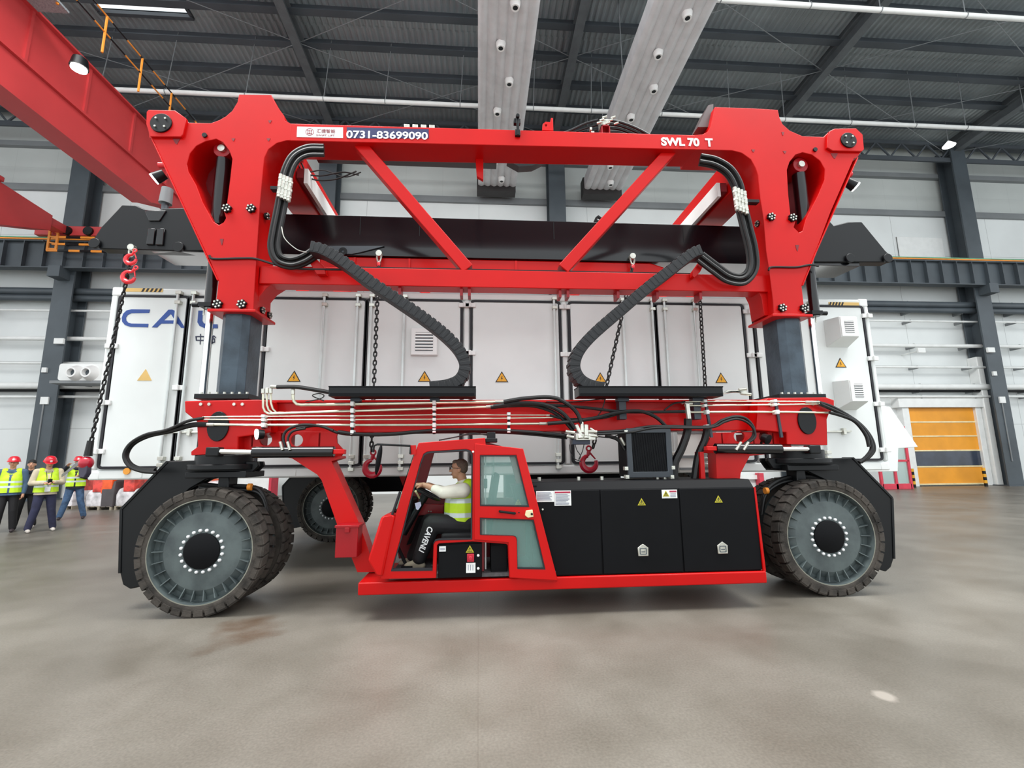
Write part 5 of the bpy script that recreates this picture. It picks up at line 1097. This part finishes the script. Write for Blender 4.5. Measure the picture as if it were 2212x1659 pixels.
# steering column and wheel
wc = P(921, 1065, 5.42); rot = Matrix.Rotation(-1.12, 3, 'Y')
sub(G().tube([wc+Matrix.Rotation(math.radians(-28), 3, 'Y').inverted() @ Vector((.165*math.cos(a), .165*math.sin(a), 0)) for a in [k*PI/16 for k in range(32)]], .015, 8, closed=True), 'steering_wheel', blk)
ax = Matrix.Rotation(math.radians(28), 3, 'Y')
sub(G().cyl(wc, wc+ax @ Vector((0, 0, -.1)), .045).beam(wc-ax @ Vector((.16, 0, 0)), wc+ax @ Vector((.16, 0, 0)), .03, .012).cyl(wc+ax @ Vector((0, 0, -.1)), wc+ax @ Vector((-.02, 0, -.5)), .035, .05), 'steering_column', blk)
sub(G().cyl(wc+ax @ Vector((-.04, -.03, -.08)), wc+ax @ Vector((-.1, -.16, -.02)), .01).sph(wc+ax @ Vector((-.1, -.16, -.02)), .014), 'indicator_stalk', mat('stalk_cream', (226, 222, 170), .4, var=0))
a, b = P(896, 1083, 5.3), P(909, 1103, 5.3); sub(G().slab(XZ([(896, 1087), (908, 1084), (910, 1092), (903, 1102), (899, 1100)], 5.3), 5.3, 5.31), 'display_card', mat('card_lilac', (206, 204, 232), .4, var=0))
sub(G().slab(XZ([(880, 1075), (896, 1078), (890, 1120), (870, 1150)], 5.5), 5.38, 5.8), 'dashboard', blk2, bevel=.01)
sub(G().slab(XZ([(905, 1088), (960, 1089), (957, 1112), (900, 1112)], 5.8), 5.76, 5.83), 'side_console', redB, bevel=.005)
sub(G().slab(XZ([(905, 1115), (945, 1112), (925, 1160), (880, 1175)], 5.78), 5.7, 5.8), 'kick_panel', blk2)
sub(G().beam(P(858, 1178, 5.3), P(878, 1222, 5.3), .03, .03).box(P(868, 1222, 5.3).x, P(868, 1222, 5.3).x+.12, 5.25, 5.35, .44, .47), 'pedal', blk)
for x, y in ((887, 1101), (926, 1105), (931, 1105)): c = P(x, y, 5.74 if x > 900 else 5.4); sub(G().sph(c, .01, 10, 8), 'knob', steel)
# second camera, small yellow star shaped shackle behind glass
# ================================================================ people
def face(c, s, yaw, par, tilt=0, glasses=False):
    R_ = Matrix.Rotation(yaw, 3, 'Z') @ Matrix.Rotation(tilt, 3, 'X'); q = lambda x, y, z: Vector(c)+R_ @ Vector((x*s, y*s, z*s))
    g = G().mi(0)
    for sx in (-1, 1): g.sph(q(sx*.032, -.080, .012), .0105*s, 10, 8, sc=(1.1, 1, .6))
    g.mi(1)
    for sx in (-1, 1): g.sph(q(sx*.032, -.088, .012), .0055*s, 8, 6)
    g.build('eyes', [txtW, hairM], par)
    g = G().tube([q(-.024, -.084, -.055), q(0, -.092, -.053), q(.024, -.084, -.055)], .005*s, 6); g.build('mouth', mat('lips', (160, 96, 84), .5, var=0) if 'lips' not in MATS else MATS['lips'], par)
    g = G()
    for sx in (-1, 1): g.tube([q(sx*.015, -.088, .034), q(sx*.034, -.089, .039), q(sx*.052, -.078, .034)], .004*s, 6)
    g.build('eyebrows', hairM, par)
def head_caps(c, s, yaw, tilt=0):
    R_ = Matrix.Rotation(yaw, 3, 'Z') @ Matrix.Rotation(tilt, 3, 'X'); q = lambda x, y, z: Vector(c)+R_ @ Vector((x*s, y*s, z*s))
    return [('e', q(0, .008, .03), (.074*s, .092*s, .085*s), R_), ('e', q(0, -.022, -.045), (.054*s, .062*s, .062*s), R_), ('e', q(0, -.012, -.015), (.066*s, .072*s, .07*s), R_), (q(0, -.086, .012), q(0, -.102, -.018), .009*s, .014*s), (q(0, -.05, -.088), q(0, -.058, -.09), .018*s, .018*s)] + \
        [('e', q(sx*.074, .008, -.005), (.012*s, .02*s, .03*s), R_) for sx in (-1, 1)]
def hand_caps(w, d, up, side, curl=.6, s=1):
    """palm from wrist w along d, five separate fingers; up = back of the hand, side = +1/-1 thumb side"""
    d = Vector(d).normalized(); up = Vector(up); up = (up-d*up.dot(d)).normalized(); lat = d.cross(up)*side; w = Vector(w); out = []
    out.append(('e', w+d*.045*s, (1, 1, 1)))
    out[-1] = (w+d*.015*s, w+d*.07*s, .026*s, .030*s)
    for i, (o, L) in enumerate(((.030, .072), (.010, .08), (-.010, .075), (-.029, .058))):
        b = w+d*.075*s+lat*o*s; d1 = (d*math.cos(curl*.6)-up*math.sin(curl*.6)).normalized(); m1 = b+d1*L*.45*s; d2 = (d*math.cos(curl*1.5)-up*math.sin(curl*1.5)).normalized(); m2 = m1+d2*L*.32*s; d3 = (d*math.cos(curl*2.3)-up*math.sin(curl*2.3)).normalized(); m3 = m2+d3*L*.25*s
        out += [(w+d*.04*s+lat*o*.7*s, b, .011*s, .010*s), (b, m1, .0098*s, .009*s), (m1, m2, .009*s, .0082*s), (m2, m3, .0082*s, .0072*s)]
    t0 = w+d*.02*s+lat*.026*s; t1 = t0+(d*.6+lat*.7-up*.3).normalized()*.036*s; t2 = t1+(d*.85+lat*.2-up*.5).normalized()*.03*s
    out += [(t0, t1, .014*s, .011*s), (t1, t2, .011*s, .009*s)]
    return out
# ---- the driver, facing left
dv = thing('person', 'seated driver with cropped hair, glasses, white sweater and lime vest, hands on the steering wheel', 'person', P(1005, 1140, 5.42))
hd = P(991, 1014, 5.42); yw = -PI/2
nk = P(1001, 1040, 5.42); shN = P(1000, 1059, 5.24); shF = P(1006, 1058, 5.58); elN = P(958, 1064, 5.2); elF = P(960, 1062, 5.62); hN = wc+ax @ Vector((-.13, -.11, .02)); hF = wc+ax @ Vector((-.10, .13, .02))
wrN = hN+Vector((.085, .0, .02)); wrF = hF+Vector((.085, .02, .02))
body = head_caps(hd, .96, yw) + [(nk+Vector((.0, 0, -.03)), hd+Vector((.02, 0, -.04)), .056, .052), (P(1006, 1070, 5.42), nk+Vector((0, 0, -.04)), .12, .07)]
for e_, w_, sd in ((elN, wrN, 1), (elF, wrF, -1)): body += [(e_+(w_-e_)*.25, w_, .042, .028)] + hand_caps(w_, (-1, .0, -.12), (.1, 0, 1), -sd, .75)
blob('body', body, skin, dv, .0055, 3, label='hands gripping the wheel')
bpy.data.objects[-1] if False else None
face(hd, .96, yw, dv)
# cropped hair cap
q = lambda x, y, z: hd+Matrix.Rotation(yw, 3, 'Z') @ Vector((x, y, z))
blob('hair', [('e', q(0, .026, .045), (.078, .083, .078), Matrix.Rotation(yw, 3, 'Z')), ('e', q(0, .045, .01), (.072, .06, .065), Matrix.Rotation(yw, 3, 'Z')), ('e', q(0, -.035, .082), (.05, .04, .03), Matrix.Rotation(yw, 3, 'Z'))], hairS, dv, .008, 3)
g = G()
for sx in (-1, 1): g.tube([q(sx*.032+.024*math.cos(a), -.1, .012+.018*math.sin(a)) for a in [k*PI/8 for k in range(16)]], .0028, 6, closed=True); g.tube([q(sx*.055, -.098, .018), q(sx*.08, -.05, .018), q(sx*.078, .02, .012)], .0026, 6)
g.tube([q(-.01, -.104, .014), q(.01, -.104, .014)], .0026, 6).build('glasses', blk, dv)
hip = P(1003, 1126, 5.42)
ws = [(hip+Vector((-.02, 0, .0)), P(996, 1090, 5.42), .17, .17), (P(996, 1092, 5.42), P(1000, 1070, 5.42), .165, .14), (shN, shF, .085, .085), (shN, elN, .085, .066), (shF, elF, .08, .062), (elN, elN+(wrN-elN)*.42, .064, .05), (elF, elF+(wrF-elF)*.42, .062, .048), (P(1004, 1062, 5.42), nk+Vector((0, 0, -.03)), .11, .075)]
blob('sweater', ws, creamS, dv, .008, 4)
v0 = hip.z; oz = ORG[dv.name]
def vest_m(c):
    z = c.z+oz.z
    return 1 if (v0+.06 < z < v0+.11) or (v0+.215 < z < v0+.262) else 0
vest = [(hip+Vector((-.03, 0, .01)), P(997, 1090, 5.42), .2, .195), (P(996, 1094, 5.42), P(1002, 1068, 5.42), .19, .155), (P(1010, 1060, 5.33), P(1013, 1048, 5.34), .095, .075), (P(1010, 1060, 5.52), P(1013, 1048, 5.5), .09, .07)]
blob('safety_vest', vest, lime, dv, .008, 3, mats=[lime, silv], mfn=vest_m, zmin=v0-.06-oz.z)
aN = PL([(985, 1052), (1004, 1046), (1016, 1062), (1008, 1080), (992, 1084), (984, 1070)], 5.2)
knN = P(934, 1132, 5.30); knF = P(928, 1128, 5.56); anN = P(906, 1205, 5.3); anF = P(893, 1200, 5.56)
tr = [(P(1018, 1134, 5.36), P(1018, 1134, 5.48), .14, .14), (P(1012, 1134, 5.34), knN, .125, .1), (P(1012, 1134, 5.50), knF, .125, .1), (knN, anN, .1, .075), (knF, anF, .1, .075)]
blob('trousers', tr, trK, dv, .01, 4)
for a_ in (anN, anF):
    f = a_+Vector((0, 0, -.035)); blob('shoe', [(f+Vector((.01, 0, -.01)), f+Vector((-.13, 0, -.045)), .045, .036), (f+Vector((.03, 0, -.045)), f+Vector((-.05, 0, -.045)), .038, .04)], shoeB, dv, .008, 3)
# CAVENLI down the shin
d_ = (anN-knN).normalized(); Rt = Matrix(((d_.x, 0, -d_.z), (0, 1, 0), (d_.z, 0, d_.x))).inverted() if 0 else None
xa_ = Vector((d_.x, 0, d_.z)).normalized(); za_ = Vector((-xa_.z, 0, xa_.x)); Rt = Matrix(((xa_.x, 0, za_.x), (0, 1, 0), (xa_.z, 0, za_.z)))
k0 = knN+d_*.02; pos = Vector((k0.x, 0, k0.z))-za_*.03; pos.y = 5.30-.106
tt = text('CAVENLI', .085, txtW, dv, pos, 'trouser_lettering', thick=.004, width=.27, rot=Rt, shear=.15, bold=.002)
# ---- standing people
def stand(label, px, py, hgt, yaw, top, vest=True, trou=trN, shoe=shoeW, hat='helmet', pose='down', vis=0, lean=0, name='person', stance=.12):
    """built facing -y at the origin, then turned and set on the floor"""
    d = CF+CR*((px-1106)/FPX)-CU*((py-829.5)/FPX); tt_ = -HC/d.z; loc = Vector((d.x*tt_, d.y*tt_, 0))
    t = thing(name, label, 'person', (0, 0, 0)); s = hgt/1.75
    V = lambda x, y, z: Vector((x, y+lean*max(0, z-.9), z))*s
    head = V(0, -.03 if pose == 'phone' else 0, 1.60); ht = .45 if pose == 'phone' else .0
    if pose == 'phone': A = [(V(-.2, 0, 1.40), V(-.27, -.02, 1.13), V(-.07, -.27, 1.13)), (V(.2, 0, 1.40), V(.27, -.02, 1.13), V(.06, -.28, 1.15))]
    elif pose == 'up': A = [(V(-.2, 0, 1.40), V(-.3, -.12, 1.3), V(-.17, -.3, 1.5)), (V(.2, 0, 1.40), V(.27, .0, 1.14), V(.1, -.2, 1.2))]
    else: A = [(V(-.2, 0, 1.40), V(-.25, .02, 1.12), V(-.24, -.05, .88)), (V(.2, 0, 1.40), V(.25, .02, 1.12), V(.24, -.05, .88))]
    L = [(V(sx*.09, 0, .92), V(sx*(.09+stance*.4), -.02, .5), V(sx*(.09+stance), .03, .1)) for sx in (-1, 1)]
    body = head_caps(head, s, 0, ht)+[(V(0, 0.01, 1.38), head+V(0, .01, -.05)-V(0, 0, 0), .06*s, .052*s)]
    for i, (a, b, c) in enumerate(A):
        body.append((b+(c-b)*.5, c, .034*s, .028*s)); dd = (c-b).normalized(); body += hand_caps(c, dd, (0, 0, 1) if pose != 'down' else ((-1 if i == 0 else 1), 0, 0), (1 if i == 0 else -1), .5, s)
    blob('body', body, skin, t, .009, 2, .4); face(head, s, 0, t, ht)
    for r in [o for o in bpy.data.objects if False]: pass
    shirt = [(V(-.05, 0, .84), V(-.03, 0, 1.2), .155*s, .15*s), (V(.05, 0, .84), V(.03, 0, 1.2), .155*s, .15*s), (V(-.06, 0, 1.2), V(-.1, 0, 1.38), .12*s, .085*s), (V(.06, 0, 1.2), V(.1, 0, 1.38), .12*s, .085*s), (V(-.18, 0, 1.41), V(.18, 0, 1.41), .062*s, .062*s)]
    for a, b, c in A: shirt += [(a, b, .07*s, .06*s), (b, b+(c-b)*.88, .058*s, .044*s)]
    blob('jacket' if top in (drk, beige) else 'shirt', shirt, top, t, .012, 4, zmin=.86*s)
    if vest:
        vm = lambda c: 1 if (1.03*s < c.z < 1.075*s) or (1.14*s < c.z < 1.185*s) else (2 if abs(c.x) < .022*s+.02*max(0, c.z/s-1.2) and c.y < -.08*s else 0)
        blob('safety_vest', [(V(-.055, 0, .88), V(-.04, 0, 1.2), .172*s, .165*s), (V(.055, 0, .88), V(.04, 0, 1.2), .172*s, .165*s), (V(-.07, 0, 1.2), V(-.115, 0, 1.405), .135*s, .082*s), (V(.07, 0, 1.2), V(.115, 0, 1.405), .135*s, .082*s)], lime, t, .012, 3, mats=[lime, silv, top], mfn=vm, zmin=.92*s)
    tr_ = [(V(-.05, 0, .92), V(.05, 0, .92), .13*s, .13*s)]
    for a, b, c in L: tr_ += [(a, b, .105*s, .08*s), (b, c, .08*s, .068*s)]
    blob('trousers', tr_, trou, t, .012, 4)
    for a, b, c in L: blob('shoe', [(c+V(0, .02, -.045), c+V(0, -.12, -.062), .045*s, .036*s), (c+V(0, 0, -.03), c+V(0, -.02, -.04), .045*s, .045*s)], shoe, t, .01, 2)
    R_ = Matrix.Rotation(ht, 3, 'X')
    if hat == 'helmet':
        h = G(); prof = [(.0, .125), (.04, .122), (.075, .105), (.1, .07), (.112, .03), (.116, .0), (.128, -.004), (.128, -.010), (.108, -.006)]
        h.lathe((0, 0, 0), [(r*s, z*s) for r, z in prof], 28, ax='z'); h.tube([Vector((x*s, y*s, -.006*s)) for x, y in ((-.09, -.09), (-.05, -.13), (0, -.15), (.05, -.13), (.09, -.09))], .014*s, 8)
        h.v = [head+R_ @ (v+Vector((0, .01*s, .045*s))) for v in h.v]; h.build('hard_hat', helmR, t)
        e = G().box(-.02*s, .02*s, -.118*s, -.1*s, .02*s, .06*s); e.v = [head+R_ @ (v+Vector((0, .01*s, .045*s))) for v in e.v]; e.build('hat_badge', wht2, t, bevel=.004)
    else: blob('hair', [('e', head+V(0, .015, .055)-V(0, 0, 0), (.083*s, .097*s, .078*s)), ('e', head+V(0, .045, .0)-V(0, 0, 0), (.078*s, .07*s, .075*s))], hairM, t, .01, 2)
    if pose == 'phone':
        c = (A[0][2]+A[1][2])/2+V(0, -.08, .04); G().beam(c-V(.0, .02, .05), c+V(0, -.02, .05), .075, .01, up=(0, 1, 0)).build('badge', blk, t); bpy.data.objects[-1] if False else None
        G().box(-.05*s, .05*s, -.19*s, -.175*s, .93*s, 1.04*s).build('badge_card', wht2, t, bevel=.004); G().tube([V(-.05, -.1, 1.4), V(-.03, -.165, 1.2), V(0, -.18, 1.04), V(.03, -.165, 1.2), V(.05, -.1, 1.4)], .006, 6).build('lanyard', trN, t)
    t.location = loc; t.rotation_euler = (0, 0, yaw); return t
stand('person in dark jacket and no hat, second from the left edge', 48, 1142, 1.70, .55, drk, vest=False, trou=trK, hat='hair', stance=.08)
stand('person in red hard hat, lime vest and dark trousers cut off by the left edge', 6, 1151, 1.74, .62, blueS, trou=trK, stance=.05, shoe=shoeD)
stand('person in red hard hat, beige jacket and lime vest looking down at the hands', 86, 1149, 1.74, .85, beige, pose='phone', trou=trN, stance=.12)
stand('person in red hard hat, lime vest and blue jeans standing next to the container corner', 153, 1122, 1.76, .55, drk, pose='up', trou=jean, stance=.16, shoe=shoeD)
# ================================================================ wrapped goods on pallets
def pallet(x0, x1, y, cols, lab, h=.9):
    a = P(x0, 1078, y); b = P(x1, 1078, y); t = thing('wrapped_pallet', lab, 'pallet', ((a.x+b.x)/2, y+.5, 0), 'wrapped goods on the floor by the back wall')
    wd = b.x-a.x
    g = G()
    for k in range(5): g.box(a.x+wd*k/5, a.x+wd*(k+.75)/5, y, y+1.1, .1, .13)
    for k in range(3): g.box(a.x+wd*k*.46, a.x+wd*(k*.46+.08), y, y+1.1, 0, .1)
    g.build('pallet_base', mat('pallet_wood', (150, 140, 124), .8) if 'pallet_wood' not in MATS else MATS['pallet_wood'], t)
    for i, (c, w_, z0, z1, dx) in enumerate(cols): G().ring([[Vector((a.x+wd*dx+u*wd*w_*k, y+.5+v*.5*k, z)) for u, v in ((-.9, -1), (.9, -1), (1, -.8), (1, .9), (.9, 1), (-.9, 1), (-1, .8), (-1, -.9))] for z, k in ((z0, 1), (z0+(z1-z0)*.6, 1.03), (z1-.06, .9), (z1, .6))], None).build('wrapped_load', c, t, bevel=.05, ang=60)
film = mat('white_film', (214, 210, 212), .35, var=.15, scale=5); filmR = mat('red_goods', (214, 70, 60), .4, var=.2, scale=5); filmO = mat('orange_cover', (244, 96, 40), .4, var=.1)
gr = mat('dark_machine', (76, 70, 72), .5)
pallet(134, 158, 17.5, [(film, .5, .1, .75, .5), (filmR, .38, .6, 1.35, .6)], 'low white wrapped pile with red top left of the man in jeans')
pallet(186, 243, 17.0, [(film, .33, .1, .7, .3), (gr, .25, .1, 1.0, .8), (filmO, .22, .55, 1.35, .72), (filmR, .2, .6, 1.2, .38)], 'pile of wrapped goods under an orange cover right of the man in jeans')
pallet(249, 292, 17.0, [(film, .5, .1, .75, .5), (filmR, .3, .6, 1.3, .62)], 'white wrapped goods with red top just left of the black wheel fork')
pallet(403, 470, 17.2, [(film, .5, .1, .9, .5), (filmO, .25, .7, 1.5, .3)], 'wrapped goods with orange cover seen through the gap above the front left tyre')
# wall box seen between the wheels
t = thing('fire_cabinet', 'white wall cabinet with red side seen between the left wheels below the container', 'cabinet', P(580, 1030, 21)); a = P(560, 1032, 20.5); b = P(579, 1066, 20.5); G().box(a.x-.8, b.x, 20.5, 21.2, 0, 1.6).build('cabinet_body', wht2, t, bevel=.01); G().box(b.x, b.x+.1, 20.5, 21.2, 0, 1.6).build('side_panel', MATS['screen_red'], t)
t = thing('hose_reel_cabinet', 'red hose reel cabinet on the back wall, right of the black machinery cabinets', 'cabinet', P(1645, 1030, 22)); a = P(1640, 1022, 22); b = P(1652, 1048, 22); G().box(a.x, b.x, 22, 22.35, b.z, a.z).build('cabinet_body', MATS['screen_red'], t, bevel=.01); G().box(a.x-1.1, a.x, 22.2, 22.35, a.z-.3, a.z-.1).build('bracket', wht2, t)
# blank exhibits: red wall poster seen through the gap right of the cooler
t = thing('notice_board', 'white notice board with red patch seen through the gap beside the right red leg', 'board', P(1535, 1000, 20)); a = P(1515, 978, 20); b = P(1552, 1036, 20); G().box(a.x, b.x, 20, 20.1, 0, a.z).build('board', mat('board_white', (250, 250, 250), .5), t); c = P(1536, 996, 20); d2 = P(1548, 1012, 20); G().box(c.x, d2.x, 19.98, 20, d2.z, c.z).build('board_patch', filmR, t)
for o in bpy.data.objects:
    if o.parent is None and o.type == 'MESH' and 'kind' not in o and 'label' not in o: print('UNTAGGED', o.name)
